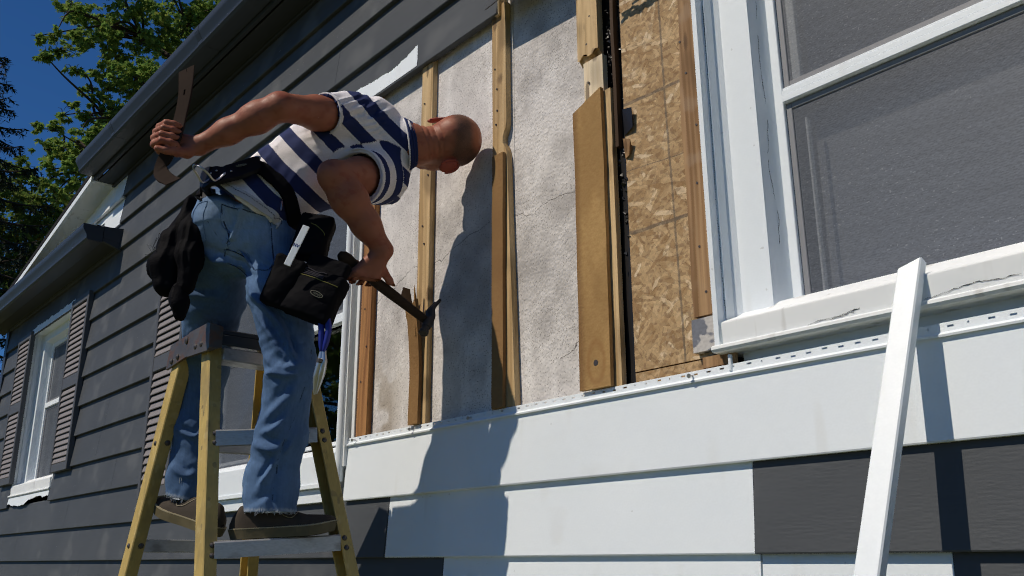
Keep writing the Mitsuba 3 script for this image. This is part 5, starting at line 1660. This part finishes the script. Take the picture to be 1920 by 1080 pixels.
side = [(-2.387, -0.500, 2.388), (-2.383, -0.510, 2.322), (-2.416, -0.520, 2.215), (-2.441, -0.530, 2.155), (-2.476, -0.530, 2.077), (-2.483, -0.535, 1.945)]
wst = [(-2.536, -0.820, 2.848), (-2.501, -0.800, 2.834), (-2.425, -0.785, 2.813), (-2.379, -0.755, 2.796), (-2.364, -0.720, 2.784)]
def seamline(pts, r=0.0014):
    p, n = onJ(smoothline(pts, 14), 0.0008)
    for _ in range(12):
        p[1:-1] = (p[:-2] + 2 * p[1:-1] + p[2:]) / 4
    p, n = onJ(p, 0.0012)
    for _ in range(3):
        p[1:-1] = (p[:-2] + 2 * p[1:-1] + p[2:]) / 4
    return sweep(p, r, 5)


mat('dark_denim', pr((0.022, 0.035, 0.065), 0.9, 0.1))
edge = [seamline(q, 0.0022) for q in ([pockR[9], pockR[0]], pockR[:5], [pockR[4], pockR[5], pockR[6]], [pockR[6], pockR[7], pockR[8]], [pockR[8], pockR[9]])]
add(f'{PERSON}__seam', join(*edge, seamline(seamC), seamline(side), seamline(wst, 0.0012)), 'dark_denim', smooth=True, kind='stuff')
add(f'{PERSON}__stitching', join(stitches(np.array(seamC) + [0.006, 0.006, 0], onJ), stitches(np.array(side) + [-0.006, -0.006, 0], onJ), stitches(np.array(wst) + [0, 0, 0.022], onJ), stitches(np.array(wst) - [0, 0, 0.006], onJ)), 'pale_thread', kind='stuff')
# frayed threads at the hems
g = np.random.default_rng(12)
fr = []
for leg, cz, nrm_ in ((LEGR, J['aR'] + [0, 0, -0.024], np.array([0, 0, 1.0])), (LEGL, J['aL'] - 0.022 * unit([0.22, 0.1, 1.0]), unit(np.array([0.22, 0.1, 1.0])))):
    near = np.array(JM.vertices)
    sel = near[(np.abs((near - cz) @ nrm_) < 0.006) & (np.linalg.norm(near - cz, axis=1) < 0.13)]
    for p in sel[g.integers(0, len(sel), 150)]:
        o = unit(p - cz)
        l = 0.003 + 0.009 * g.random() ** 3
        fr.append(sweep([p, p + o * 0.0015 - nrm_ * l * 0.6, p + o * 0.002 + g.normal(0, 0.002, 3) - nrm_ * l], 0.0006, 3))
# the torn slit in the left hem
t0 = J['aL'] + np.array([0.060, -0.055, -0.02])
for k in range(30):
    p, n = onJ(t0 + [0, 0, 0.075 * g.random()] + g.normal(0, 0.004, 3), 0.002)
    fr.append(sweep([p[0], p[0] + n[0] * 0.004 + g.normal(0, 0.004, 3), p[0] + n[0] * 0.005 + [0, 0, -0.02] + g.normal(0, 0.004, 3)], 0.0008, 3))
add(f'{PERSON}__frayed_hem', join(*fr), 'pale_thread', kind='stuff')
# the shirt's doubled hem hanging over the waistband
hem_ = [(-2.449, -0.790, 2.872), (-2.401, -0.785, 2.840), (-2.368, -0.745, 2.814), (-2.354, -0.700, 2.791), (-2.338, -0.655, 2.760), (-2.348, -0.600, 2.735), (-2.400, -0.555, 2.722)]
mat('hem_cotton', pr((0.42, 0.43, 0.46), 0.85, 0.1))
HEMBAND = ribbon(hem_, onB, 0.027, 0.009, 0.004, 16)
add(f'{PERSON}__shirt_hem', HEMBAND, 'hem_cotton', smooth=40, label='pale doubled hem of the striped shirt')
add(f'{PERSON}__stitching', stitches(hem_, snapper(HEMBAND), 0.0014, 0.0009), 'dark_denim', kind='stuff')

# ------------------------------------------------------------------ shoes
def t_canvas(p, n, uv):
    a = noise(p.x * 380, p.y * 380, p.z * 380)
    return mix((0.034, 0.027, 0.021), (0.062, 0.050, 0.038), 0.5 * a + 0.5 * n2(p, 25.0))


def t_sole(p, n, uv):
    return mix((0.075, 0.062, 0.030), (0.14, 0.115, 0.060), n2(p, 30.0))


mat('shoe_canvas', pr(mikit.proc(t_canvas), 0.8, 0.2))
mat('shoe_sole', pr(mikit.proc(t_sole), 0.6, 0.3))
mat('pale_rubber', pr((0.27, 0.235, 0.15), 0.55, 0.3))


def shoe(heel, toe, up, label, cap=False):
    heel, toe = np.asarray(heel, float), np.asarray(toe, float)
    L = np.linalg.norm(toe - heel)
    X = (toe - heel) / L
    Z = unit(np.asarray(up) - X * (np.asarray(up) @ X))
    Yv = np.cross(Z, X)
    s = np.linspace(0, 1, 33)
    hw = np.interp(s, [0, 0.02, 0.06, 0.14, 0.3, 0.45, 0.62, 0.74, 0.86, 0.94, 0.98, 1], [0.004, 0.018, 0.029, 0.034, 0.033, 0.036, 0.046, 0.049, 0.043, 0.031, 0.017, 0.004])
    cx = np.interp(s, [0, 0.3, 0.6, 1], [0, 0.002, 0.003, -0.006])
    out = np.concatenate([np.stack([s * L, cx + hw], 1), np.stack([s * L, cx - hw], 1)[::-1]])
    def at3(x, y, z):
        return heel + x * X + y * Yv + z * Z
    # outsole and foxing band
    S = shoe_name = pkey(f'{PERSON}__shoe')
    labels[S] = {'label': label}
    def slab(z0, z1, g0, g1, key_, m):
        pg = sg.Polygon(out)
        a, b = pg.buffer(g0), pg.buffer(g1)
        pm = prism(b, 0, 1, 'z')
        v = np.array(pm.vertices)
        c = out.mean(0)
        sc = np.where(v[:, 2:] < 0.5, 1 + (g0 - g1) / 0.05, 1.0)
        xy = c + (v[:, :2] - c) * sc
        rise = np.interp(xy[:, 0] / L, [0, 0.7, 0.85, 1.0], [0, 0, 0.004, 0.013])
        zz = z0 + (z1 - z0) * v[:, 2] + rise
        add(f'{S}__{key_}', tm(at3(xy[:, :1], xy[:, 1:2], zz[:, None]), pm.faces), m, smooth=50)
    slab(0.0, 0.026, 0.001, 0.0035, 'sole', 'shoe_sole')
    slab(0.0265, 0.0295, 0.0042, 0.0042, 'piping', 'pale_rubber')
    # upper: hoops over the foot
    n, m = 33, 15
    top = np.interp(s, [0, 0.02, 0.10, 0.25, 0.36, 0.46, 0.58, 0.72, 0.86, 0.96, 1], [0.040, 0.060, 0.094, 0.098, 0.098, 0.092, 0.076, 0.062, 0.055, 0.046, 0.034])
    v = []
    for i in range(n):
        rise = np.interp(s[i], [0, 0.7, 0.85, 1.0], [0, 0, 0.004, 0.013])
        for t in np.linspace(0, math.pi, m):
            c_, s_ = math.cos(t), math.sin(t)
            y = cx[i] + (hw[i] - 0.001) * np.sign(c_) * abs(c_) ** 0.75 * (1 - 0.30 * s_ * (top[i] > 0.07))
            z = 0.024 + (top[i] - 0.024) * s_ ** 0.8 + rise
            v.append((s[i] * L, y, z))
    v = np.array(v)
    f = []
    for i in range(n - 1):
        for j in range(m - 1):
            a = i * m + j
            f += [(a, a + m, a + m + 1), (a, a + m + 1, a + 1)]
    um = tm(at3(v[:, :1], v[:, 1:2], v[:, 2:]), f)
    wr = vnormals(um)
    um = tm(np.array(um.vertices) + wr * (0.003 * (meshkit.fbm(np.array(um.vertices) * 40, 3, 2) - 0.5))[:, None], f)
    add(f'{S}__upper', um, 'shoe_canvas', smooth=True)
    # seam lines of the vamp, laces' eyelets
    lines = []
    for sd in (1, -1):
        q = [(0.40, 0.9), (0.44, 0.6), (0.52, 0.35), (0.60, 0.9)] if False else [(0.36, 0.97), (0.42, 0.62), (0.50, 0.34), (0.57, 0.30), (0.62, 0.55), (0.64, 0.9)]
        pts = []
        for (u, t) in q:
            i = u * (n - 1); k = int(i); w_ = i - k
            ang = (math.pi / 2) * t
            a, b = v[k * m:(k + 1) * m], v[(k + 1) * m:(k + 2) * m]
            j = ang / math.pi * (m - 1) if sd == 1 else (m - 1) - ang / math.pi * (m - 1)
            jj = int(min(j, m - 2)); fr_ = j - jj
            pa = (a[jj] * (1 - fr_) + a[jj + 1] * fr_) * (1 - w_) + (b[jj] * (1 - fr_) + b[jj + 1] * fr_) * w_
            pts.append(pa + [0, 0.0015 * sd, 0.001])
        pts = smoothline(pts, 6)
        lines.append(sweep(at3(pts[:, :1], pts[:, 1:2], pts[:, 2:]), 0.0009, 4))
    add(f'{S}__seam', join(*lines), 'pale_rubber', kind='stuff')
    # heel tab
    lines = [(0.016 * L, 0.0, 0.05), (0.012 * L, 0.0, 0.075), (0.03 * L, 0.0, 0.092)]
    if cap:
        tp_ = out[(out[:, 0] > 0.90 * L)]
        tp_ = tp_[np.argsort(np.arctan2(tp_[:, 1], tp_[:, 0] - 0.85 * L))]
        pts = np.array([at3(a + 0.0035, b * 1.08, z + 0.010) for z in (0.004,) for a, b in tp_])
        add(f'{S}__toe_bumper', join(*[sweep(pts + Z * o, 0.0045, 6) for o in (0.0, 0.007, 0.014)]), 'pale_rubber', smooth=True)
    return S


step_z = lambda y: 1.8345 + (y + 0.69) / 0.40 * 0.022 + 0.0010
RhE, RtO = np.array([-2.575, -0.618, step_z(-0.618)]), np.array([-2.440, -0.350, step_z(-0.350)])
shoe(RhE, RtO, (0, 0, 1), 'dark brown canvas shoe planted flat along the ladder step')
LhE, LtO = np.array([-2.800, -0.548, 1.852]), np.array([-3.085, -0.655, 1.934])
shoe(LhE, LtO, (0.1, 0.05, 1), 'dark brown canvas shoe with its pale rubber toe raised', cap=True)

# ------------------------------------------------------------------ hammer and pry bar
hm = 'claw_hammer'
labels[hm] = {'label': 'claw hammer with a dark handle in the lowered hand, prying at a fibreboard strip', 'category': 'hammer'}
mat('hammer_grip', pr((0.038, 0.026, 0.018), 0.65, 0.06))
mat('hammer_head', pr((0.060, 0.055, 0.050), 0.5, 0.2, 0.3))
d_ = unit(J['hh'] - J['hb'])
hl_ = np.linalg.norm(J['hh'] - J['hb'])
tt = np.array([0, 0.012, 0.03, 0.06, 0.11, 0.17, 0.22, 0.27, hl_ - 0.03, hl_ - 0.01, hl_])
rr = np.array([0.010, 0.0185, 0.0205, 0.0165, 0.0160, 0.0172, 0.0168, 0.0150, 0.0140, 0.0130, 0.012])
add(f'{hm}__handle', sweep([J['hb'] + d_ * t for t in tt], rr, 14), 'hammer_grip', smooth=True)
HF_, HC_ = np.array([-2.293, -0.160, 2.462]), np.array([-2.331, -0.078, 2.590])
hax = unit(np.array([-2.316, -0.108, 2.54]) - HF_)
add(f'{hm}__head', join(sweep([HF_, HF_ + hax * 0.003, HF_ + hax * 0.012, HF_ + hax * 0.020, HF_ + hax * 0.034], [0.0125, 0.0155, 0.0155, 0.0115, 0.0125], 16), sweep([HF_ + hax * 0.030, HF_ + hax * 0.045, HF_ + hax * 0.062], [0.0140, 0.0165, 0.0150], 12)), 'hammer_head', smooth=40)
cl = []
sd_ = unit(np.cross(hax, d_))
for s in (-1, 1):
    c0 = HF_ + hax * 0.056
    pts = smoothline([c0 + sd_ * 0.004 * s, c0 + hax * 0.022 - d_ * 0.000 + sd_ * 0.008 * s, c0 + hax * 0.050 - d_ * 0.012 + sd_ * 0.012 * s, c0 + hax * 0.078 - d_ * 0.034 + sd_ * 0.013 * s][:3] + [HC_ + sd_ * 0.012 * s], 6)
    cl.append(sweep(pts, np.linspace(0.0125, 0.0050, len(pts)), 8))
add(f'{hm}__claw', join(*cl), 'hammer_head', smooth=40)
pb_ = 'pry_bar'
labels[pb_] = {'label': 'dark flat pry bar gripped upright in the raised hand', 'category': 'pry bar'}
mat('bar_steel', pr((0.030, 0.022, 0.018), 0.85, 0.02))
path = smoothline([(-2.532, -0.895, 3.229), (-2.506, -0.900, 3.159), (-2.494, -0.905, 3.099), (-2.484, -0.915, 3.030), (-2.463, -0.930, 2.953), (-2.471, -0.938, 2.913), (-2.506, -0.944, 2.894), (-2.508, -0.946, 2.868), (-2.469, -0.944, 2.833), (-2.418, -0.936, 2.805)], 6)
wv = unit(RIGHT * 0.80 + tocam(path[0]) * 0.60)
t = np.gradient(path, axis=0); t /= np.linalg.norm(t, axis=1, keepdims=True)
W_ = wv - t * (t @ wv)[:, None]; W_ /= np.linalg.norm(W_, axis=1, keepdims=True)
N_ = np.cross(t, W_)
k_ = np.linspace(0, 1, len(path))
hw_ = np.interp(k_, [0, 0.10, 0.25, 0.5, 0.9, 1.0], [0.0285, 0.0262, 0.0232, 0.0220, 0.0220, 0.0235])[:, None]
ht_ = np.interp(k_, [0, 0.08, 0.2, 0.9, 1.0], [0.0010, 0.0032, 0.0042, 0.0042, 0.0012])[:, None]
pv = np.stack([path + a * hw_ * W_ + b * ht_ * N_ for a, b in ((-1, -0.6), (-0.9, -1), (0.9, -1), (1, -0.6), (1, 0.6), (0.9, 1), (-0.9, 1), (-1, 0.6))], 1).reshape(-1, 3)
f = []
for i in range(len(path) - 1):
    for j in range(8):
        k = (j + 1) % 8
        f += [(i * 8 + j, i * 8 + k, (i + 1) * 8 + k), (i * 8 + j, (i + 1) * 8 + k, (i + 1) * 8 + j)]
e = (len(path) - 1) * 8
f += [(0, k + 1, k) for k in range(1, 7)] + [(e, e + k, e + k + 1) for k in range(1, 7)]
pm = tm(pv, f)
if pm.volume < 0: pm.invert()
pm = tm2man(pm)
for (kk, wd_, ln) in ((0, 0.0022, 0.024), (9, 0.0032, 0.012)):
    c = path[kk]
    pm = pm - tm2man(hull([c + W_[kk] * a * wd_ + t[kk] * b * ln + N_[kk] * q for a, b in ((-1, -1), (1, -1), (1.0 if kk else 0.3, 0.8), (-1.0 if kk else -0.3, 0.8)) for q in (-0.02, 0.02)]))
add(f'{pb_}__bar', man2tm(pm), 'bar_steel', smooth=30)

# ------------------------------------------------------------------ the tool belt
TB = 'tool_belt'
labels[TB] = {'label': 'black nylon tool belt with pouches on both hips and a wire hammer loop', 'category': 'tool belt'}
belt_ = [(-2.560, -0.815, 2.868), (-2.500, -0.815, 2.885), (-2.452, -0.800, 2.893), (-2.409, -0.760, 2.919), (-2.380, -0.715, 2.923), (-2.362, -0.680, 2.906), (-2.347, -0.650, 2.869), (-2.376, -0.605, 2.835), (-2.403, -0.570, 2.788), (-2.440, -0.530, 2.76)]
BELT = ribbon(belt_, onB, 0.044, 0.016, 0.010, 16)
add(f'{TB}__strap', BELT, 'black_nylon', smooth=40)
def leaf(outline, th, bulge, m, key_, label=None, smooth=40):
    """a padded leaf: a flat outline given in space, thickened along its own normal"""
    o = np.asarray(outline, float)
    c = o.mean(0)
    u_, s_, vt = np.linalg.svd(o - c)
    n = vt[2] if vt[2] @ tocam(c) > 0 else -vt[2]
    e1, e2 = vt[0], np.cross(n, vt[0])
    pg = sg.Polygon(np.stack([(o - c) @ e1, (o - c) @ e2], 1)).buffer(0)
    pg = pg.buffer(-0.006).buffer(0.006)
    pm = prism(pg, 0, th, 'z')
    b = tm(*trimesh.remesh.subdivide_to_size(pm.vertices, pm.faces, 0.010))
    b.merge_vertices()
    v = np.array(b.vertices)
    from shapely import points as _pt, distance as _ds
    dd = _ds(_pt(v[:, :2]), pg.exterior)
    k = np.clip(dd / 0.018, 0, 1)
    z = (v[:, 2] - th / 2) * (0.35 + 0.65 * np.sqrt(k)) + bulge * k * (2 - k) + 0.003 * (meshkit.fbm(np.stack([v[:, 0], v[:, 1], v[:, 0] * 0], -1) * 45, 3, 4) - 0.5)
    w = c + v[:, :1] * e1 + v[:, 1:2] * e2 + z[:, None] * n
    if np.linalg.det([e1, e2, n]) < 0:
        b.invert()
    return add(f'{TB}__{key_}', tm(w, b.faces), m, smooth=smooth, label=label), n


pad = np.array([(-2.520, -0.818, 2.880), (-2.592, -0.800, 2.880), (-2.560, -0.812, 2.856), (-2.498, -0.812, 2.848), (-2.410, -0.792, 2.848), (-2.379, -0.765, 2.880), (-2.374, -0.715, 2.930), (-2.387, -0.730, 2.940), (-2.418, -0.785, 2.932), (-2.445, -0.812, 2.906)])
PADM = ribbon([(-2.575, -0.815, 2.868), (-2.520, -0.820, 2.876), (-2.470, -0.812, 2.880), (-2.425, -0.788, 2.892), (-2.395, -0.750, 2.912), (-2.372, -0.705, 2.924)], onB, np.interp(np.linspace(0, 1, 81), [0, 0.12, 0.3, 0.75, 1], [0.030, 0.062, 0.076, 0.070, 0.045]), 0.030, 0.012, 16)
add(f'{TB}__back_pad', PADM, 'black_leather', smooth=40, label='stiff black back pad with four rivets and a small oval badge')
onP = snapper(PADM)
st, tocm = [], None
for p in ((-2.445, -0.812, 2.898), (-2.400, -0.785, 2.893), (-2.469, -0.815, 2.884), (-2.425, -0.788, 2.876)):
    q, n = onP([p], 0.001)
    st.append(sweep([q[0], q[0] + n[0] * 0.002, q[0] + n[0] * 0.003], [0.0036, 0.0034, 0.0015], 10))
add(f'{TB}__rivet', join(*st), 'chrome', smooth=True, kind='stuff')
def badge(cen, along_, r1, r2, snap, key_, tube=0.0010, marks=5):
    """a small oval badge: an outlined ellipse with a row of raised strokes, lettering too worn to read"""
    q, n = snap([cen], 0.0012)
    q, n = q[0], n[0]
    e1 = unit(np.asarray(along_) - n * (np.asarray(along_) @ n)); e2 = np.cross(n, e1)
    ms = [sweep([q + r1 * math.cos(a) * e1 + r2 * math.sin(a) * e2 for a in np.linspace(0, math.tau, 25)], tube, 5, cap=False)]
    for i in range(marks):
        x = (i - (marks - 1) / 2) * r1 * 1.3 / marks
        ms.append(sweep([q + x * e1 - r2 * 0.40 * e2, q + (x + 0.15 * r1 / marks) * e1 + r2 * 0.40 * e2], tube * 0.9, 4))
        if i % 2 == 0:
            ms.append(sweep([q + x * e1 + r2 * 0.40 * e2, q + (x + 0.7 * r1 / marks) * e1 + r2 * 0.2 * e2, q + x * e1], tube * 0.8, 4))
        else:
            ms.append(sweep([q + (x + r1 * 0.6 / marks) * e1 - r2 * 0.4 * e2, q + (x + r1 * 0.6 / marks) * e1 + r2 * 0.4 * e2], tube * 0.8, 4))
    add(f'{TB}__{key_}', join(*ms), 'badge_gray', kind='stuff')


mat('badge_gray', pr((0.17, 0.17, 0.13), 0.6, 0.3))
badge((-2.398, -0.760, 2.918), (0.6, 0.75, 0.1), 0.016, 0.0042, onP, 'badge', 0.0009, 6)
ring_ = smoothline([(-2.470, -0.805, 2.872), (-2.472, -0.832, 2.850), (-2.470, -0.850, 2.866), (-2.460, -0.868, 2.880), (-2.438, -0.874, 2.882), (-2.415, -0.862, 2.868), (-2.413, -0.842, 2.855), (-2.420, -0.820, 2.842), (-2.420, -0.806, 2.852), (-2.412, -0.792, 2.870)], 6)
add(f'{TB}__hammer_loop', sweep(ring_, 0.0030, 8), 'chrome', smooth=True, label='bent wire hammer loop')


def pouch(left, right, top, bottom, depth, bulge, m, key_, label=None, r=0.012, seed=0, taper=0.0):
    """a stuffed pocket: a rounded box with its own axes, its front bulging and its cloth uneven"""
    left, right, top, bottom = (np.asarray(x, float) for x in (left, right, top, bottom))
    c = (left + right + top + bottom) / 4
    e1 = unit(right - left)
    e2 = unit((top - bottom) - e1 * ((top - bottom) @ e1))
    n = np.cross(e1, e2)
    n = n if n @ tocam(c) > 0 else -n
    R = np.array([e1, e2, n])
    w, h = np.linalg.norm(right - left) / 2, np.linalg.norm(top - bottom) / 2
    def fn(P):
        q = (P - c) @ R.T
        k = 1 + taper * q[:, 1] / h
        q2 = np.stack([q[:, 0] / k, q[:, 1], q[:, 2] - bulge * np.clip(1 - (q[:, 0] / w) ** 2, 0, 1) * np.clip(1 - ((q[:, 1] + 0.2 * h) / h) ** 2, 0, 1)], 1)
        qq = np.abs(q2) - (np.array([w, h, depth]) - r)
        return (np.linalg.norm(np.maximum(qq, 0), axis=1) + np.minimum(qq.max(1), 0) - r) * 0.8
    R_ = np.sqrt(w * w + h * h) + 0.03
    mm = relax(surface(fn, c - R_ * np.array([0.95] * 3), c + R_ * np.array([0.95] * 3), 0.0042), 5)
    vv, nn = np.array(mm.vertices), vnormals(mm)
    mm = tm(vv + nn * (0.009 * (meshkit.fbm(vv * 17, 3, seed + 5) - 0.5) + 0.003 * (meshkit.fbm(vv * 60, 2, seed) - 0.5))[:, None], mm.faces)
    k = add(f'{TB}__{key_}', mm, m, smooth=True, label=label)
    return k, mm, c, R, w, h


flap = ribbon([(-2.392, -0.578, 2.815), (-2.386, -0.590, 2.770), (-2.375, -0.603, 2.715), (-2.374, -0.628, 2.640), (-2.391, -0.648, 2.560)], onJ, np.interp(np.linspace(0, 1, 65), [0, 0.3, 0.7, 1], [0.045, 0.055, 0.060, 0.050]), 0.016, 0.012, 16)
add(f'{TB}__flap', flap, 'black_nylon', smooth=40)
k1, m1, c1, R1, w1_, h1_ = pouch((-2.390, -0.560, 2.720), (-2.325, -0.482, 2.700), (-2.355, -0.525, 2.785), (-2.340, -0.540, 2.640), 0.030, 0.012, 'black_nylon', 'pouch', 'upper black pouch behind the large one', seed=1)
k2, m2, c2, R2, w2_, h2_ = pouch((-2.384, -0.640, 2.568), (-2.326, -0.574, 2.536), (-2.335, -0.600, 2.632), (-2.368, -0.620, 2.485), 0.030, 0.014, 'black_nylon', 'pouch', 'narrow black pouch holding the pale flat rule', seed=2)
k0, m0, c0, R0, w0_, h0_ = pouch((-2.345, -0.565, 2.580), (-2.248, -0.488, 2.530), (-2.302, -0.520, 2.635), (-2.286, -0.525, 2.465), 0.020, 0.0, 'black_nylon', 'pouch', 'back leaf of the large pouch', seed=3)
k3, m3_, c3, R3, w3_, h3_ = pouch((-2.344, -0.584, 2.540), (-2.240, -0.492, 2.484), (-2.294, -0.532, 2.590), (-2.284, -0.550, 2.440), 0.032, 0.020, 'black_nylon', 'pouch', 'large black pouch with an oval badge on the right hip', seed=4, taper=-0.05)
def on_face(mm, c, R, w, h, pts, off):
    p = np.array([c + R[0] * a * w + R[1] * b * h + R[2] * 0.05 for a, b in pts])
    f_ = snapper(mm)
    return f_(p, off)[0]


add(f'{TB}__piping', join(sweep(on_face(m3_, c3, R3, w3_, h3_, [(x, 0.52) for x in np.linspace(-0.92, 0.95, 16)], 0.0012), 0.0013, 5), sweep(on_face(m1, c1, R1, w1_, h1_, [(x, 0.55 - 0.10 * (x + 1) ** 2 * 1.4) for x in np.linspace(-0.2, 0.95, 12)], 0.0012), 0.0012, 5)), 'olive_piping', smooth=True, kind='stuff')
mat('gray_nylon', pr((0.030, 0.028, 0.036), 0.8, 0.2))
add(f'{TB}__trim', join(*[sweep(on_face(m3_, c3, R3, w3_, h3_, [(x, y) for x in np.linspace(-0.85, 0.2, 10)], 0.0008), 0.0022, 5) for y in (0.62, 0.70, 0.78, 0.86)]), 'gray_nylon', smooth=True, kind='stuff')
badge(on_face(m3_, c3, R3, w3_, h3_, [(0.30, -0.10)], 0.0)[0], R3[0] - 0.06 * R3[1], 0.019, 0.0075, snapper(m3_), 'badge', 0.0010, 6)
# left hip: two soft pouches and a dangling tip
def soft(pts, squash, key_, label, seed):
    pts = [(np.array(p), r) for p, r in pts]
    def fn(P):
        return chain(P, pts, 0.03)
    a = np.array([p for p, _ in pts]); r = max(x for _, x in pts) + 0.02
    mm = relax(surface(fn, a.min(0) - r, a.max(0) + r, 0.0048), 5)
    vv, nn = np.array(mm.vertices), vnormals(mm)
    fd = 1 - np.abs(2 * meshkit.noise(np.stack([vv[:, 0] * 40 + vv[:, 1] * 30, vv[:, 2] * 7, vv[:, 0] * 0], -1), seed) - 1)
    mm = tm(vv + nn * (0.016 * (meshkit.fbm(vv * 15, 3, seed + 5) - 0.5) + 0.008 * (fd - 0.5))[:, None], mm.faces)
    add(f'{TB}__{key_}', mm, 'black_nylon', smooth=True, label=label)
    return mm


soft([((-2.640, -0.800, 2.850), 0.018), ((-2.640, -0.815, 2.770), 0.026), ((-2.655, -0.838, 2.700), 0.038), ((-2.648, -0.852, 2.630), 0.046), ((-2.630, -0.850, 2.570), 0.034)], 0.6, 'pouch', 'soft black pouch hanging on the left hip', 1)
soft([((-2.640, -0.790, 2.820), 0.020), ((-2.608, -0.800, 2.740), 0.034), ((-2.590, -0.805, 2.650), 0.036), ((-2.582, -0.812, 2.560), 0.026)], 0.6, 'pouch', 'second soft black pouch against the left thigh', 2)
soft([((-2.590, -0.826, 2.545), 0.020), ((-2.585, -0.826, 2.510), 0.022), ((-2.580, -0.822, 2.468), 0.012)], 0.6, 'tip', None, 3)
fz = []
for k in range(40):
    p = np.array([-2.668, -0.855, 2.69]) + g.normal(0, 0.016, 3)
    fz.append(sweep([p, p + g.normal(0, 0.014, 3), p + g.normal(0, 0.02, 3) + [0, 0, 0.008]], 0.0006, 3))
add(f'{TB}__fray', join(*fz), 'black_nylon', kind='stuff')
add(f'{TB}__clip', sweep(smoothline([(-2.672, -0.862, 2.742), (-2.662, -0.866, 2.732), (-2.65, -0.868, 2.74)], 5), 0.003, 6), 'chrome', smooth=True)
add(f'{TB}__clip', sweep([(-2.345, -0.640, 2.800), (-2.335, -0.645, 2.768)], 0.0030, 6), 'chrome', smooth=True)
# things carried in the pouches
a, b = np.array([-2.283, -0.640, 2.585]), np.array([-2.252, -0.603, 2.704])
add('carpenter_rule', bar(a, b, 0.020, 0.0045, RIGHT, 0.001), 'white_vinyl', label='pale flat folding rule sticking out of the narrow pouch', cat='rule')
mat('ink_blue', pr((0.02, 0.03, 0.16), 0.5, 0.3))
tmh = meshkit.text_mesh('NV', 0.009, 0.0004, True)
d1 = unit(b - a); s1 = unit(RIGHT - d1 * (RIGHT @ d1)); n1 = np.cross(s1, d1)
if n1 @ tocam(a) < 0: n1 = -n1
v = np.array(tmh.vertices); v[:, :2] -= v[:, :2].mean(0)
o_ = a + (b - a) * 0.50 + n1 * 0.0026
add('carpenter_rule__mark', tm(o_ + v[:, :1] * s1 + v[:, 1:2] * d1 + v[:, 2:] * n1, tmh.faces), 'ink_blue')
SN = 'tin_snips'
labels[SN] = {'label': 'tin snips with blue handles hanging below the large pouch', 'category': 'snips'}
mat('blue_grip', pr((0.012, 0.022, 0.22), 0.4, 0.4))
for (q0, q1, q2) in (((-2.262, -0.535, 2.452), (-2.254, -0.535, 2.400), (-2.254, -0.532, 2.345)), ((-2.244, -0.525, 2.452), (-2.238, -0.522, 2.400), (-2.248, -0.528, 2.345))):
    add(f'{SN}__handle', sweep(smoothline([q0, q1, q2], 6), np.interp(np.linspace(0, 1, 13), [0, 0.2, 0.8, 1], [0.006, 0.0095, 0.0085, 0.005]), 10), 'blue_grip', smooth=True)
bl = smoothline([(-2.254, -0.530, 2.350), (-2.262, -0.530, 2.310), (-2.276, -0.530, 2.270), (-2.284, -0.530, 2.228)], 6)
add(f'{SN}__jaw', sweep(bl, np.interp(np.linspace(0, 1, len(bl)), [0, 0.3, 0.6, 1], [0.006, 0.011, 0.012, 0.003]), 10), 'bare_metal', smooth=True)
bl = smoothline([(-2.250, -0.526, 2.350), (-2.250, -0.524, 2.315), (-2.262, -0.524, 2.275), (-2.280, -0.526, 2.230)], 6)
add(f'{SN}__jaw', sweep(bl, np.interp(np.linspace(0, 1, len(bl)), [0, 0.3, 0.6, 1], [0.006, 0.009, 0.010, 0.003]), 10), 'bare_metal', smooth=True)
add(f'{SN}__pivot', cyl((-2.248, -0.545, 2.318), (-2.252, -0.515, 2.318), 0.0065), 'rivet_metal', smooth=30)
